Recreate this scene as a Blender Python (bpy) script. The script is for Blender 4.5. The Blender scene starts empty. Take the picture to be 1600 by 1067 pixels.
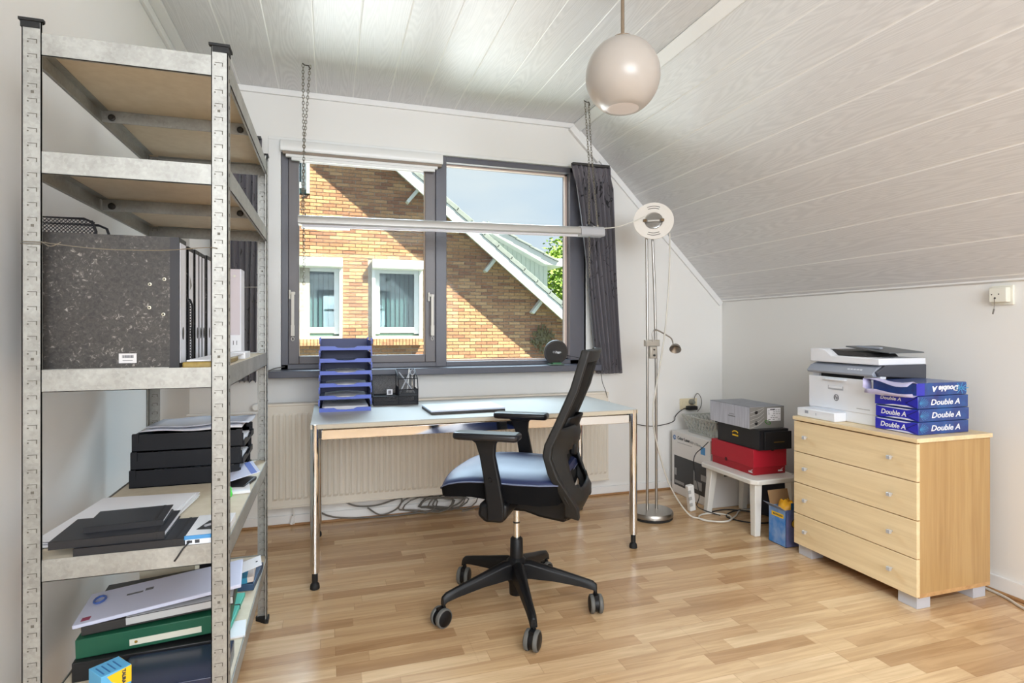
import bpy, bmesh, math, random
from mathutils import Vector, Matrix
random.seed(7)
D = bpy.data
SC = bpy.context.scene
COL = SC.collection
PI = math.pi

# ------------------------------------------------------------------ camera, world, lights, exposure
YAW = math.atan(285 / 898.0)
cd = D.cameras.new('camera'); cd.lens = 898 / 1600 * 36; cd.sensor_width = 36; cd.clip_start = 0.02
cd.shift_y = -19 / 1600
cam = D.objects.new('camera', cd); COL.objects.link(cam)
cam.location = (0, 0, 1.165); cam.rotation_euler = (PI / 2, 0, -YAW)
SC.camera = cam

SC.view_settings.view_transform = 'Standard'
SC.view_settings.look = 'None'
SC.view_settings.gamma = 1
SC.view_settings.use_curve_mapping = False
SC.view_settings.exposure = 1.0
SC.cycles.use_denoising = True
SC.cycles.max_bounces = 10
SC.cycles.diffuse_bounces = 6
SC.cycles.transparent_max_bounces = 16
SC.cycles.sample_clamp_indirect = 6
SC.cycles.caustics_reflective = False
SC.cycles.caustics_refractive = False

W = D.worlds.new('sky'); SC.world = W; W.use_nodes = True
wn = W.node_tree.nodes; wl = W.node_tree.links; wn.clear()
wo = wn.new('ShaderNodeOutputWorld'); bg = wn.new('ShaderNodeBackground')
tc = wn.new('ShaderNodeTexCoord'); mp = wn.new('ShaderNodeMapping'); mp.inputs['Scale'].default_value = (1, 1, 3)
nz = wn.new('ShaderNodeTexNoise'); nz.inputs['Scale'].default_value = 2.2; nz.inputs['Detail'].default_value = 5
rp = wn.new('ShaderNodeValToRGB')
rp.color_ramp.elements[0].position = 0.42; rp.color_ramp.elements[0].color = (0.70, 0.82, 0.97, 1)
rp.color_ramp.elements[1].position = 0.62; rp.color_ramp.elements[1].color = (0.88, 0.93, 0.98, 1)
wl.new(tc.outputs['Generated'], mp.inputs[0]); wl.new(mp.outputs[0], nz.inputs['Vector'])
wl.new(nz.outputs[0], rp.inputs[0]); wl.new(rp.outputs[0], bg.inputs[0]); bg.inputs[1].default_value = 0.48
wl.new(bg.outputs[0], wo.inputs[0])

def lamp(name, typ, loc, direction, energy, color, **k):
    l = D.lights.new(name, typ); l.energy = energy; l.color = color
    for a, b in k.items(): setattr(l, a, b)
    o = D.objects.new(name, l); COL.objects.link(o); o.location = loc
    o.rotation_euler = Vector(direction).to_track_quat('-Z', 'Y').to_euler()
    return o
lamp('sun', 'SUN', (4, -6, 12), (-.168, .15, -.27), 13.0, (1, .91, .66), angle=0.009)
# daylight coming in over the window sill: sky in front of the window and light thrown back by the sunlit houses
lamp('daylight_window', 'AREA', (1.3, 8.0, 5.3), (-0.5, -4.3, -3.7), 720, (0.70, 0.85, 1.0), shape='RECTANGLE', size=6.5, size_y=2.4)
lamp('bounce_from_street', 'AREA', (0.9, 8.2, -0.9), (-0.05, -4.5, 2.3), 175, (.93, .97, 1), shape='RECTANGLE', size=3.6, size_y=2.4)
# fill light added behind the camera to brighten the room
lamp('fill_behind_camera', 'AREA', (0.7, -3.0, 1.85), (0.06, 1, 0.10), 50, (.87, .935, 1), shape='RECTANGLE', size=3.2, size_y=1.3, spread=2.3)

lamp('ceiling_fill', 'AREA', (0.75, -0.6, 2.45), (0.05, .25, -1), 46, (.86, .93, 1), shape='RECTANGLE', size=1.8, size_y=2.6)  # added unseen fill under the ceiling, lifts the floor and right wall

# ------------------------------------------------------------------ materials
def lin(c):
    r = []
    for x in c[:3]:
        x /= 255.0
        r.append(x / 12.92 if x <= .04045 else ((x + .055) / 1.055) ** 2.4)
    return (r[0], r[1], r[2], 1)
class Nt:
    def __init__(s, m):
        s.m = m; m.use_nodes = True; s.n = m.node_tree.nodes; s.l = m.node_tree.links
        s.b = s.n['Principled BSDF']; s.out = s.n['Material Output']
    def new(s, t, **k):
        o = s.n.new(t)
        for a, b in k.items():
            if a.startswith('i_'):
                kk = a[2:].replace('_', ' ')
                o.inputs[kk].default_value = b
            else: setattr(o, a, b)
        return o
    def link(s, a, b): s.l.new(a, b)
    def math(s, op, a, b=None, c=None):
        o = s.n.new('ShaderNodeMath'); o.operation = op
        for i, q in enumerate((a, b, c)):
            if q is None: continue
            if isinstance(q, (int, float)): o.inputs[i].default_value = q
            else: s.l.new(q, o.inputs[i])
        return o.outputs[0]
    def mix(s, f, a, b):
        o = s.n.new('ShaderNodeMix'); o.data_type = 'RGBA'
        if isinstance(f, (int, float)): o.inputs[0].default_value = f
        else: s.l.new(f, o.inputs[0])
        for i, q in ((6, a), (7, b)):
            if isinstance(q, tuple): o.inputs[i].default_value = q
            else: s.l.new(q, o.inputs[i])
        return o.outputs[2]
    def ramp(s, f, stops):
        o = s.n.new('ShaderNodeValToRGB'); e = o.color_ramp.elements
        while len(e) < len(stops): e.new(.5)
        for i, (p, c) in enumerate(stops): e[i].position = p; e[i].color = c
        s.l.new(f, o.inputs[0]); return o.outputs[0]
MC = {}
def mat(name, col, rough=.5, metal=0., noise=None, bump=None, coat=0, stretch=(1, 1, 1), emit=0, spec=None, trans=0):
    if name in MC: return MC[name]
    m = D.materials.new(name); t = Nt(m); b = t.b
    b.inputs['Base Color'].default_value = lin(col); b.inputs['Roughness'].default_value = rough
    b.inputs['Metallic'].default_value = metal; b.inputs['Coat Weight'].default_value = coat
    if spec is not None: b.inputs['Specular IOR Level'].default_value = spec
    if emit: b.inputs['Emission Color'].default_value = lin(col); b.inputs['Emission Strength'].default_value = emit
    if noise or bump:
        tcn = t.new('ShaderNodeTexCoord'); mpn = t.new('ShaderNodeMapping'); mpn.inputs['Scale'].default_value = stretch
        t.link(tcn.outputs['Object'], mpn.inputs[0])
    if noise:   # (scale, second colour, strength)
        n = t.new('ShaderNodeTexNoise', i_Scale=noise[0], i_Detail=5.0, i_Roughness=.6); t.link(mpn.outputs[0], n.inputs['Vector'])
        f = t.ramp(n.outputs[0], [(.35, (0, 0, 0, 1)), (.68, (1, 1, 1, 1))])
        f = t.math('MULTIPLY', f, noise[2])
        t.link(t.mix(f, lin(col), lin(noise[1])), b.inputs['Base Color'])
    if bump:
        n2 = t.new('ShaderNodeTexNoise', i_Scale=bump[0], i_Detail=4.0); t.link(mpn.outputs[0], n2.inputs['Vector'])
        bp = t.new('ShaderNodeBump', i_Strength=bump[1], i_Distance=.002)
        t.link(n2.outputs[0], bp.inputs['Height']); t.link(bp.outputs[0], b.inputs['Normal'])
    MC[name] = m; return m

def wood(name, c1, c2, axis, rough=.4, scale=1.0):
    m = D.materials.new(name); t = Nt(m)
    tcn = t.new('ShaderNodeTexCoord'); mpn = t.new('ShaderNodeMapping')
    s = [26 * scale] * 3; s[axis] = 1.1 * scale; mpn.inputs['Scale'].default_value = s
    t.link(tcn.outputs['Object'], mpn.inputs[0])
    n = t.new('ShaderNodeTexNoise', i_Scale=1.0, i_Detail=6.0, i_Roughness=.62, i_Distortion=.6); t.link(mpn.outputs[0], n.inputs['Vector'])
    n2 = t.new('ShaderNodeTexNoise', i_Scale=4.5, i_Detail=2.0); t.link(mpn.outputs[0], n2.inputs['Vector'])
    f = t.math('ADD', t.math('MULTIPLY', n.outputs[0], .75), t.math('MULTIPLY', n2.outputs[0], .25))
    t.link(t.ramp(f, [(.36, lin(c2)), (.6, lin(c1))]), t.b.inputs['Base Color']); t.b.inputs['Roughness'].default_value = rough
    return m

def ceiling_mat(name='white_wood_print_panel'):
    m = D.materials.new(name); t = Nt(m)
    tcn = t.new('ShaderNodeTexCoord'); oi = t.new('ShaderNodeObjectInfo')
    ml = t.new('ShaderNodeVectorMath', operation='SCALE'); cb = t.new('ShaderNodeCombineXYZ')
    t.link(oi.outputs['Random'], cb.inputs[1]); t.link(cb.outputs[0], ml.inputs[0]); ml.inputs['Scale'].default_value = 9
    ad = t.new('ShaderNodeVectorMath', operation='ADD'); t.link(tcn.outputs['Object'], ad.inputs[0]); t.link(ml.outputs[0], ad.inputs[1])
    mpn = t.new('ShaderNodeMapping'); mpn.inputs['Scale'].default_value = (10, .6, 10); t.link(ad.outputs[0], mpn.inputs[0])
    nn = t.new('ShaderNodeTexNoise', i_Scale=1.1, i_Detail=1.0, i_Roughness=.4); t.link(mpn.outputs[0], nn.inputs['Vector'])
    rings = t.math('SINE', t.math('MULTIPLY', nn.outputs[0], 190.0))
    n3 = t.new('ShaderNodeTexNoise', i_Scale=30.0, i_Detail=3.0); t.link(mpn.outputs[0], n3.inputs['Vector'])
    f = t.math('ADD', t.math('MULTIPLY', rings, .14), t.math('MULTIPLY', n3.outputs[0], .45))
    t.link(t.ramp(f, [(.02, lin((207, 207, 208))), (.42, lin((221, 221, 222)))]), t.b.inputs['Base Color'])
    t.b.inputs['Roughness'].default_value = .38
    return m

def floor_mat():
    m = D.materials.new('beech_strip_laminate'); t = Nt(m)
    g = t.new('ShaderNodeNewGeometry'); sp = t.new('ShaderNodeSeparateXYZ'); t.link(g.outputs['Position'], sp.inputs[0])
    X, Y = sp.outputs[0], sp.outputs[1]
    row = t.math('FLOOR', t.math('DIVIDE', Y, .065))
    w1 = t.new('ShaderNodeTexWhiteNoise', noise_dimensions='1D'); t.link(row, w1.inputs['W'])
    xc = t.math('ADD', t.math('DIVIDE', X, .44), t.math('MULTIPLY', w1.outputs[0], 7.3))
    cell = t.math('FLOOR', xc)
    cv = t.new('ShaderNodeCombineXYZ'); t.link(row, cv.inputs[0]); t.link(cell, cv.inputs[1])
    w2 = t.new('ShaderNodeTexWhiteNoise', noise_dimensions='3D'); t.link(cv.outputs[0], w2.inputs[0])
    cm = t.new('ShaderNodeCombineXYZ'); t.link(t.math('MULTIPLY', X, 2.2), cm.inputs[0]); t.link(t.math('MULTIPLY', Y, 30), cm.inputs[1])
    t.link(t.math('MULTIPLY', w2.outputs[0], 40), cm.inputs[2])
    n = t.new('ShaderNodeTexNoise', i_Scale=1.0, i_Detail=6.0, i_Roughness=.6, i_Distortion=1.2); t.link(cm.outputs[0], n.inputs['Vector'])
    base = t.ramp(w2.outputs[0], [(0, lin((186, 148, 108))), (.3, lin((206, 171, 129))), (.65, lin((216, 182, 140))), (1, lin((228, 198, 158)))])
    gr = t.ramp(n.outputs[0], [(.38, (.80, .76, .72, 1)), (.62, (1, 1, 1, 1))])
    mu = t.new('ShaderNodeMix', data_type='RGBA', blend_type='MULTIPLY'); mu.inputs[0].default_value = 1
    t.link(base, mu.inputs[6]); t.link(gr, mu.inputs[7])
    fr = t.math('FRACT', t.math('DIVIDE', Y, .065)); e1 = t.math('LESS_THAN', fr, .025)
    fx = t.math('FRACT', xc); e2 = t.math('LESS_THAN', fx, .005)
    e = t.math('MULTIPLY', t.math('MAXIMUM', e1, e2), .35)
    t.link(t.mix(e, mu.outputs[2], lin((140, 105, 70))), t.b.inputs['Base Color'])
    t.b.inputs['Roughness'].default_value = .27; t.b.inputs['Specular IOR Level'].default_value = .6
    return m

def brick_mat():
    m = D.materials.new('yellow_brown_brick'); t = Nt(m)
    g = t.new('ShaderNodeNewGeometry'); sp = t.new('ShaderNodeSeparateXYZ'); t.link(g.outputs['Position'], sp.inputs[0])
    row = t.math('FLOOR', t.math('DIVIDE', sp.outputs[2], .0625))
    off = t.math('MULTIPLY', t.math('MODULO', t.math('ADD', row, 400), 2), .5)
    c = t.math('FLOOR', t.math('ADD', t.math('DIVIDE', sp.outputs[0], .22), off))
    cv = t.new('ShaderNodeCombineXYZ'); t.link(row, cv.inputs[0]); t.link(c, cv.inputs[1])
    w = t.new('ShaderNodeTexWhiteNoise', noise_dimensions='3D'); t.link(cv.outputs[0], w.inputs[0])
    base = t.ramp(w.outputs[0], [(0, lin((138, 98, 80))), (.35, lin((160, 118, 92))), (.7, lin((176, 136, 104))), (1, lin((190, 152, 118)))])
    n = t.new('ShaderNodeTexNoise', i_Scale=35.0, i_Detail=4.0); t.link(g.outputs['Position'], n.inputs['Vector'])
    gr = t.ramp(n.outputs[0], [(.35, (.72, .70, .68, 1)), (.6, (1, 1, 1, 1))])
    mu = t.new('ShaderNodeMix', data_type='RGBA', blend_type='MULTIPLY'); mu.inputs[0].default_value = 1
    t.link(base, mu.inputs[6]); t.link(gr, mu.inputs[7]); t.link(mu.outputs[2], t.b.inputs['Base Color'])
    t.b.inputs['Roughness'].default_value = .9
    return m

def curtain_mat():
    m = D.materials.new('charcoal_leaf_print_fabric'); t = Nt(m)
    tcn = t.new('ShaderNodeTexCoord')
    mpn = t.new('ShaderNodeMapping'); mpn.inputs['Scale'].default_value = (9, 9, 5); t.link(tcn.outputs['Object'], mpn.inputs[0])
    n = t.new('ShaderNodeTexNoise', i_Scale=1.0, i_Detail=1.5, i_Distortion=1.4); t.link(mpn.outputs[0], n.inputs['Vector'])
    d = t.math('ABSOLUTE', t.math('SUBTRACT', t.math('FRACT', t.math('MULTIPLY', n.outputs[0], 5)), .5))
    f = t.math('LESS_THAN', d, .05)
    n2 = t.new('ShaderNodeTexNoise', i_Scale=.7, i_Detail=1.0); t.link(mpn.outputs[0], n2.inputs['Vector'])
    f = t.math('MULTIPLY', f, t.math('GREATER_THAN', n2.outputs[0], .47))
    t.link(t.mix(f, lin((104, 100, 107)), lin((26, 25, 30))), t.b.inputs['Base Color'])
    t.b.inputs['Roughness'].default_value = .75; t.b.inputs['Sheen Weight'].default_value = .3
    return m

def glass_mat(name, tint=(.93, .97, .97), gloss=.004):
    m = D.materials.new(name); t = Nt(m)
    tr = t.new('ShaderNodeBsdfTransparent'); tr.inputs[0].default_value = (*tint, 1)
    gl = t.new('ShaderNodeBsdfGlossy'); gl.inputs['Roughness'].default_value = .01
    mx = t.new('ShaderNodeMixShader'); mx.inputs[0].default_value = gloss
    t.link(tr.outputs[0], mx.inputs[1]); t.link(gl.outputs[0], mx.inputs[2]); t.link(mx.outputs[0], t.out.inputs[0])
    return m

def marble_mat():
    m = D.materials.new('marbled_cardboard'); t = Nt(m)
    tcn = t.new('ShaderNodeTexCoord')
    n = t.new('ShaderNodeTexNoise', i_Scale=105.0, i_Detail=7.0, i_Roughness=.65, i_Distortion=1.0); t.link(tcn.outputs['Object'], n.inputs['Vector'])
    n2 = t.new('ShaderNodeTexNoise', i_Scale=14.0, i_Detail=3.0); t.link(tcn.outputs['Object'], n2.inputs['Vector'])
    f = t.math('ADD', t.math('MULTIPLY', n.outputs[0], .8), t.math('MULTIPLY', n2.outputs[0], .25))
    t.link(t.ramp(f, [(.40, lin((40, 37, 35))), (.60, lin((64, 60, 56))), (.70, lin((150, 145, 138)))]), t.b.inputs['Base Color'])
    t.b.inputs['Roughness'].default_value = .55
    return m

def steel_mat():
    m = D.materials.new('galvanised_steel'); t = Nt(m)
    tcn = t.new('ShaderNodeTexCoord')
    v = t.new('ShaderNodeTexVoronoi', i_Scale=150.0); t.link(tcn.outputs['Object'], v.inputs['Vector'])
    n = t.new('ShaderNodeTexNoise', i_Scale=9.0, i_Detail=6.0, i_Roughness=.7); t.link(tcn.outputs['Object'], n.inputs['Vector'])
    f = t.math('ADD', t.math('MULTIPLY', v.outputs['Color'], .14), t.math('MULTIPLY', n.outputs[0], .8))
    t.link(t.ramp(f, [(.3, lin((144, 143, 138))), (.65, lin((178, 178, 173)))]), t.b.inputs['Base Color'])
    t.b.inputs['Metallic'].default_value = .6; t.link(t.ramp(f, [(.2, (.44, .44, .44, 1)), (.8, (.58, .58, .58, 1))]), t.b.inputs['Roughness'])
    return m

WALL = mat('white_painted_wall', (230, 229, 226), .85, bump=(180, .12))
WALLR = WALL
CEIL = ceiling_mat()
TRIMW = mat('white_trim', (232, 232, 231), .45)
WHITE = mat('white_lacquer', (228, 228, 226), .35)
FLOOR = floor_mat()
BRICK = brick_mat()
MORTAR = mat('mortar', (176, 168, 158), .95, noise=(20, (120, 110, 100), .6))
CURT = curtain_mat()
GLASS = glass_mat('window_glass')
GLASS2 = glass_mat('neighbour_glass', (.56, .66, .68), .05)
FRAME = mat('grey_window_paint', (92, 92, 100), .38)
SASH = mat('taupe_grey_sash', (104, 99, 100), .38)
SILL = mat('dark_grey_sill', (82, 84, 94), .3)
STEEL = steel_mat()
MDF = mat('mdf_board', (214, 202, 180), .7, noise=(30, (200, 186, 162), .6))
CHROME = mat('chrome', (222, 222, 222), .07, 1)
BRUSH = mat('brushed_nickel', (168, 164, 158), .33, 1)
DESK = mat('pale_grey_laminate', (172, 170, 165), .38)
BLACK = mat('black_plastic', (26, 26, 28), .45)
BLACK2 = mat('charcoal_plastic', (48, 46, 45), .5)
RUB = mat('black_rubber', (18, 18, 18), .7)
RUBG = mat('grey_rubber', (95, 95, 92), .6)
LEATHER = mat('navy_leatherette', (32, 42, 78), .46, bump=(240, .12), coat=.0)
FAB = mat('black_fabric', (11, 11, 13), .9, spec=.15)
MESH = mat('black_mesh_fabric', (26, 25, 24), .8, spec=.2)
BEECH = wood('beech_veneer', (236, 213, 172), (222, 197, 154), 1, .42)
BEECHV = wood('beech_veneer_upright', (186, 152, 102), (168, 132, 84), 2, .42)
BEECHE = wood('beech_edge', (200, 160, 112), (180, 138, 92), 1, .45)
LEDGE = wood('floor_edge_wood', (178, 136, 92), (150, 110, 72), 0, .5)
BLUE = mat('royal_blue_plastic', (84, 104, 192), .42)
NAVY = mat('navy_blue_plastic', (22, 36, 92), .42)
RADI = mat('cream_radiator_enamel', (222, 215, 202), .35)
PAPER = mat('white_paper', (232, 232, 236), .8)
PAPERB = mat('blue_printed_paper', (110, 130, 200), .7)
CARD = mat('brown_cardboard', (150, 118, 82), .8)
MARB = marble_mat()
SILV = mat('silver_plastic', (186, 190, 198), .3, .3)
OPAL = mat('opal_glass', (184, 176, 168), .28)
OPALB = mat('opal_glass_base', (225, 214, 208), .35)
CABW = mat('white_cable', (214, 210, 200), .5)
CABG = mat('grey_cable', (112, 108, 102), .55)
CABB = mat('black_cable', (24, 24, 26), .5)
CHAINM = mat('steel_chain', (150, 144, 132), .4, .9)
YELL = mat('yellow_print', (240, 196, 30), .5)
GREEN = mat('dark_green_folder', (22, 84, 60), .5)
TEAL = mat('teal_folder', (70, 176, 156), .45)
LGREEN = mat('neon_green_plush', (90, 220, 90), .7)

# ------------------------------------------------------------------ mesh builder
def rotm(ax, ang): return Matrix.Rotation(ang, 3, ax)
class M:
    def __init__(s): s.v = []; s.f = []; s.mi = []
    def add(s, vs, fs, m=0):
        n = len(s.v); s.v += [tuple(v) for v in vs]
        for f in fs: s.f.append([i + n for i in f]); s.mi.append(m)
        return s
    def box(s, x0, x1, y0, y1, z0, z1, m=0):
        return s.add([(x0, y0, z0), (x1, y0, z0), (x1, y1, z0), (x0, y1, z0), (x0, y0, z1), (x1, y0, z1), (x1, y1, z1), (x0, y1, z1)],
                     [(0, 3, 2, 1), (4, 5, 6, 7), (0, 1, 5, 4), (1, 2, 6, 5), (2, 3, 7, 6), (3, 0, 4, 7)], m)
    def obox(s, c, size, R=None, m=0):
        R = R or Matrix.Identity(3); h = [q / 2 for q in size]; vs = []
        for z in (-1, 1):
            for x, y in ((-1, -1), (1, -1), (1, 1), (-1, 1)):
                vs.append(Vector(c) + R @ Vector((x * h[0], y * h[1], z * h[2])))
        return s.add(vs, [(0, 3, 2, 1), (4, 5, 6, 7), (0, 1, 5, 4), (1, 2, 6, 5), (2, 3, 7, 6), (3, 0, 4, 7)], m)
    def bar(s, a, b, w, h, up=(0, 0, 1), m=0):
        a = Vector(a); b = Vector(b); d = (b - a).normalized(); u = Vector(up)
        sd = d.cross(u).normalized(); u = sd.cross(d).normalized()
        vs = [p + sd * i * w / 2 + u * j * h / 2 for p in (a, b) for i, j in ((-1, -1), (1, -1), (1, 1), (-1, 1))]
        return s.add(vs, [(0, 3, 2, 1), (4, 5, 6, 7), (0, 1, 5, 4), (1, 2, 6, 5), (2, 3, 7, 6), (3, 0, 4, 7)], m)
    def loft(s, rings, cap=True, m=0, closed=True):
        n = len(rings[0]); vs = [v for r in rings for v in r]; fs = []
        for i in range(len(rings) - 1):
            for j in range(n if closed else n - 1):
                a = i * n + j; b = i * n + (j + 1) % n
                fs.append((a, b, b + n, a + n))
        if cap and closed: fs += [tuple(range(n))[::-1], tuple(range((len(rings) - 1) * n, len(rings) * n))]
        return s.add(vs, fs, m)
    def tube(s, pts, r, n=8, m=0, cap=True, closed=False):
        pts = [Vector(p) for p in pts]; rings = []; up = None
        for i, p in enumerate(pts):
            if closed: d = pts[(i + 1) % len(pts)] - pts[i - 1]
            else: d = pts[min(i + 1, len(pts) - 1)] - pts[max(i - 1, 0)]
            d = d.normalized() if d.length > 1e-9 else Vector((0, 0, 1))
            if up is None: up = Vector((0, 0, 1)) if abs(d.z) < .9 else Vector((1, 0, 0))
            sd = d.cross(up).normalized(); up = sd.cross(d).normalized()
            rr = r[i] if isinstance(r, (list, tuple)) else r
            rings.append([p + (sd * math.cos(2 * PI * k / n) + up * math.sin(2 * PI * k / n)) * rr for k in range(n)])
        if closed: rings.append(rings[0])
        return s.loft(rings, cap and not closed, m)
    def lathe(s, prof, c=(0, 0, 0), R=None, n=24, m=0, cap=True):
        R = R or Matrix.Identity(3); c = Vector(c)
        rings = [[c + R @ Vector((r * math.cos(2 * PI * k / n), r * math.sin(2 * PI * k / n), z)) for k in range(n)] for r, z in prof]
        return s.loft(rings, cap, m)
    def cyl(s, a, b, r, n=16, m=0): return s.tube([a, b], r, n, m)
    def prism(s, poly, lo, hi, axis=1, m=0):
        def P(u, v, w):
            return ((w, u, v), (u, w, v), (u, v, w))[axis]
        n = len(poly)
        vs = [P(u, v, lo) for u, v in poly] + [P(u, v, hi) for u, v in poly]
        fs = [tuple(range(n)), tuple(range(n, 2 * n))[::-1]] + [(i, i + n, (i + 1) % n + n, (i + 1) % n) for i in range(n)]
        return s.add(vs, fs, m)
    def sphere(s, c, r, n=16, m=0, sc=(1, 1, 1)):
        prof = [(max(1e-4, math.sin(PI * i / (n // 2))) * r, -math.cos(PI * i / (n // 2)) * r) for i in range(n // 2 + 1)]
        k = len(s.v); s.lathe(prof, (0, 0, 0), None, n, m)
        for i in range(k, len(s.v)): v = s.v[i]; s.v[i] = (c[0] + v[0] * sc[0], c[1] + v[1] * sc[1], c[2] + v[2] * sc[2])
        return s
    def xf(s, R=None, t=(0, 0, 0)):
        R = R or Matrix.Identity(3); t = Vector(t); s.v = [tuple(R @ Vector(v) + t) for v in s.v]; return s
    def mesh(s, name, mats, smooth=None):
        me = D.meshes.new(name); me.from_pydata([tuple(v) for v in s.v], [], s.f)
        for q in (mats if isinstance(mats, (list, tuple)) else [mats]): me.materials.append(q)
        me.polygons.foreach_set('material_index', s.mi)
        bm = bmesh.new(); bm.from_mesh(me); bmesh.ops.recalc_face_normals(bm, faces=bm.faces); bm.to_mesh(me); bm.free()
        if smooth:
            me.polygons.foreach_set('use_smooth', [True] * len(me.polygons)); me.set_sharp_from_angle(angle=math.radians(smooth))
        me.update(); return me
    def build(s, name, mats, parent=None, bevel=0, smooth=None, world=None, seg=2):
        me = s.mesh(name, mats, smooth if not bevel else (smooth or 40))
        return place(name, me, parent, bevel, world, seg)
def place(name, me, parent=None, bevel=0, world=None, seg=2):
    o = D.objects.new(name, me); COL.objects.link(o)
    if parent is not None:
        o.parent = parent
        if world is None: world = parent.get('_w', True)
        if world and parent.parent is None and parent.type == 'EMPTY': o.location = -parent.location
    if bevel:
        b = o.modifiers.new('bevel', 'BEVEL'); b.width = bevel; b.segments = seg; b.limit_method = 'ANGLE'; b.angle_limit = math.radians(35)
    return o
def tag(o, label=None, cat=None, group=None, kind=None):
    if label: o['label'] = label
    if cat: o['category'] = cat
    if group: o['group'] = group
    if kind: o['kind'] = kind
    return o
LOCAL = {}
def thing(name, label, cat, loc=(0, 0, 0), rz=0, group=None):
    o = D.objects.new(name, None); COL.objects.link(o); o.location = loc; o.rotation_euler = (0, 0, rz); o.empty_display_size = .05
    return tag(o, label, cat, group)
def struct(o): o['kind'] = 'structure'; return o
def text(body, size, m, parent, org, right, up, name='lettering', bold=0, shear=0, align='LEFT', ext=.0003, world=True, width=None):
    cu = D.curves.new(name, 'FONT'); cu.body = body; cu.size = size; cu.offset = bold; cu.shear = shear; cu.extrude = ext
    cu.align_x = align; cu.resolution_u = 3
    tmp = D.objects.new('tmp', cu); me = D.meshes.new_from_object(tmp); D.objects.remove(tmp); D.curves.remove(cu)
    r = Vector(right).normalized(); u = Vector(up).normalized(); n = r.cross(u)
    xs = [v.co.x for v in me.vertices]; k = 1
    if width and xs: k = width / (max(xs) - min(xs))
    for v in me.vertices: v.co = Vector(org) + r * v.co.x * k + u * v.co.y + n * v.co.z
    me.materials.clear(); me.materials.append(m); me.name = name
    return place(name, me, parent, 0, world)
def spline(pts, n=8):
    pts = [Vector(p) for p in pts]; out = []
    P = [pts[0]] + pts + [pts[-1]]
    for i in range(1, len(P) - 2):
        a, b, c, d = P[i - 1], P[i], P[i + 1], P[i + 2]
        for k in range(n):
            t = k / n
            out.append(.5 * ((2 * b) + (c - a) * t + (2 * a - 5 * b + 4 * c - d) * t * t + (3 * b - a - 3 * c + d) * t ** 3))
    out.append(pts[-1]); return out
def lattice(mm, o, u, v, pitch, w, diag=True, m=0):
    """thin crossed wires filling the rectangle o + s*u + t*v"""
    o = Vector(o); u = Vector(u); v = Vector(v); U = u.length; V = v.length; uu = u / U; vv = v / V
    nrm = uu.cross(vv)
    def seg(a, b):
        if (b - a).length > 1e-4: mm.bar(a, b, w, w, nrm, m)
    if diag:
        for sgn in (1, -1):
            k = -V
            while k < U + V:
                if sgn == 1: s0, s1 = max(0, k), min(U, k + V)
                else: s0, s1 = max(0, k - V), min(U, k)
                if s1 > s0:
                    if sgn == 1: a = o + uu * s0 + vv * (s0 - k); b = o + uu * s1 + vv * (s1 - k)
                    else: a = o + uu * s0 + vv * (k - s0); b = o + uu * s1 + vv * (k - s1)
                    seg(a, b)
                k += pitch * 1.414
    else:
        k = pitch / 2
        while k < U: seg(o + uu * k, o + uu * k + v); k += pitch
        k = pitch / 2
        while k < V: seg(o + vv * k, o + vv * k + u); k += pitch
    return mm

# ------------------------------------------------------------------ room shell
XL, XR, YB, YF, ZC, ZK = -0.757, 2.827, -3.2, 3.66, 2.584, 1.375
XS = XR - (ZC - ZK) * 1.0           # x where the flat ceiling meets the slope
XS = 1.612
# floor with separate boards
fl = struct(M().box(XL - .1, XR + .1, YB - .1, YF + .1, -.12, -.0015).build('floor', FLOOR))
bw = .195; y = 3.66; r = 0
while y > 0.3:
    y0 = round(math.floor((y - .001) / bw) * bw, 4); x = XL + .02 - random.uniform(0, 1.2)
    ya, yb = max(y0, 0), min(y0 + bw, YF)
    while x < XR:
        xa, xb = max(x, XL), min(x + 1.28, XR)
        if xb - xa > .03:
            M().box(xa + .0004, xb - .0004, ya + .0004, yb - .0004, -.0014, 0).build('floor_board', FLOOR, fl, bevel=0)
        x += 1.28
    y = y0
# walls
def wallbox(name, *a):
    return struct(M().box(*a).build(name, WALL))
wallbox('wall_left', XL - .12, XL, YB, YF + .3, 0, ZC + .05)
wallbox('wall_right', XR, XR + .12, YB, YF + .3, 0, ZK + .15)
wallbox('wall_back', XL - .12, XR + .12, YB - .12, YB, 0, ZC + .05)
WX0, WX1, WZ0, WZ1 = -.345, 1.70, .895, 2.305
wf = M()
wf.prism([(XL, 0), (WX0, 0), (WX0, ZC), (XL, ZC)], YF, YF + .25)
wf.prism([(WX0, 0), (WX1, 0), (WX1, WZ0), (WX0, WZ0)], YF, YF + .25)
wf.prism([(WX0, WZ1), (WX1, WZ1), (WX1, XS + ZC - WX1), (XS, ZC), (WX0, ZC)], YF, YF + .25)
wf.prism([(WX1, 0), (XR, 0), (XR, ZK), (WX1, XS + ZC - WX1)], YF, YF + .25)
struct(wf.build('wall_front', WALL))
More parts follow.
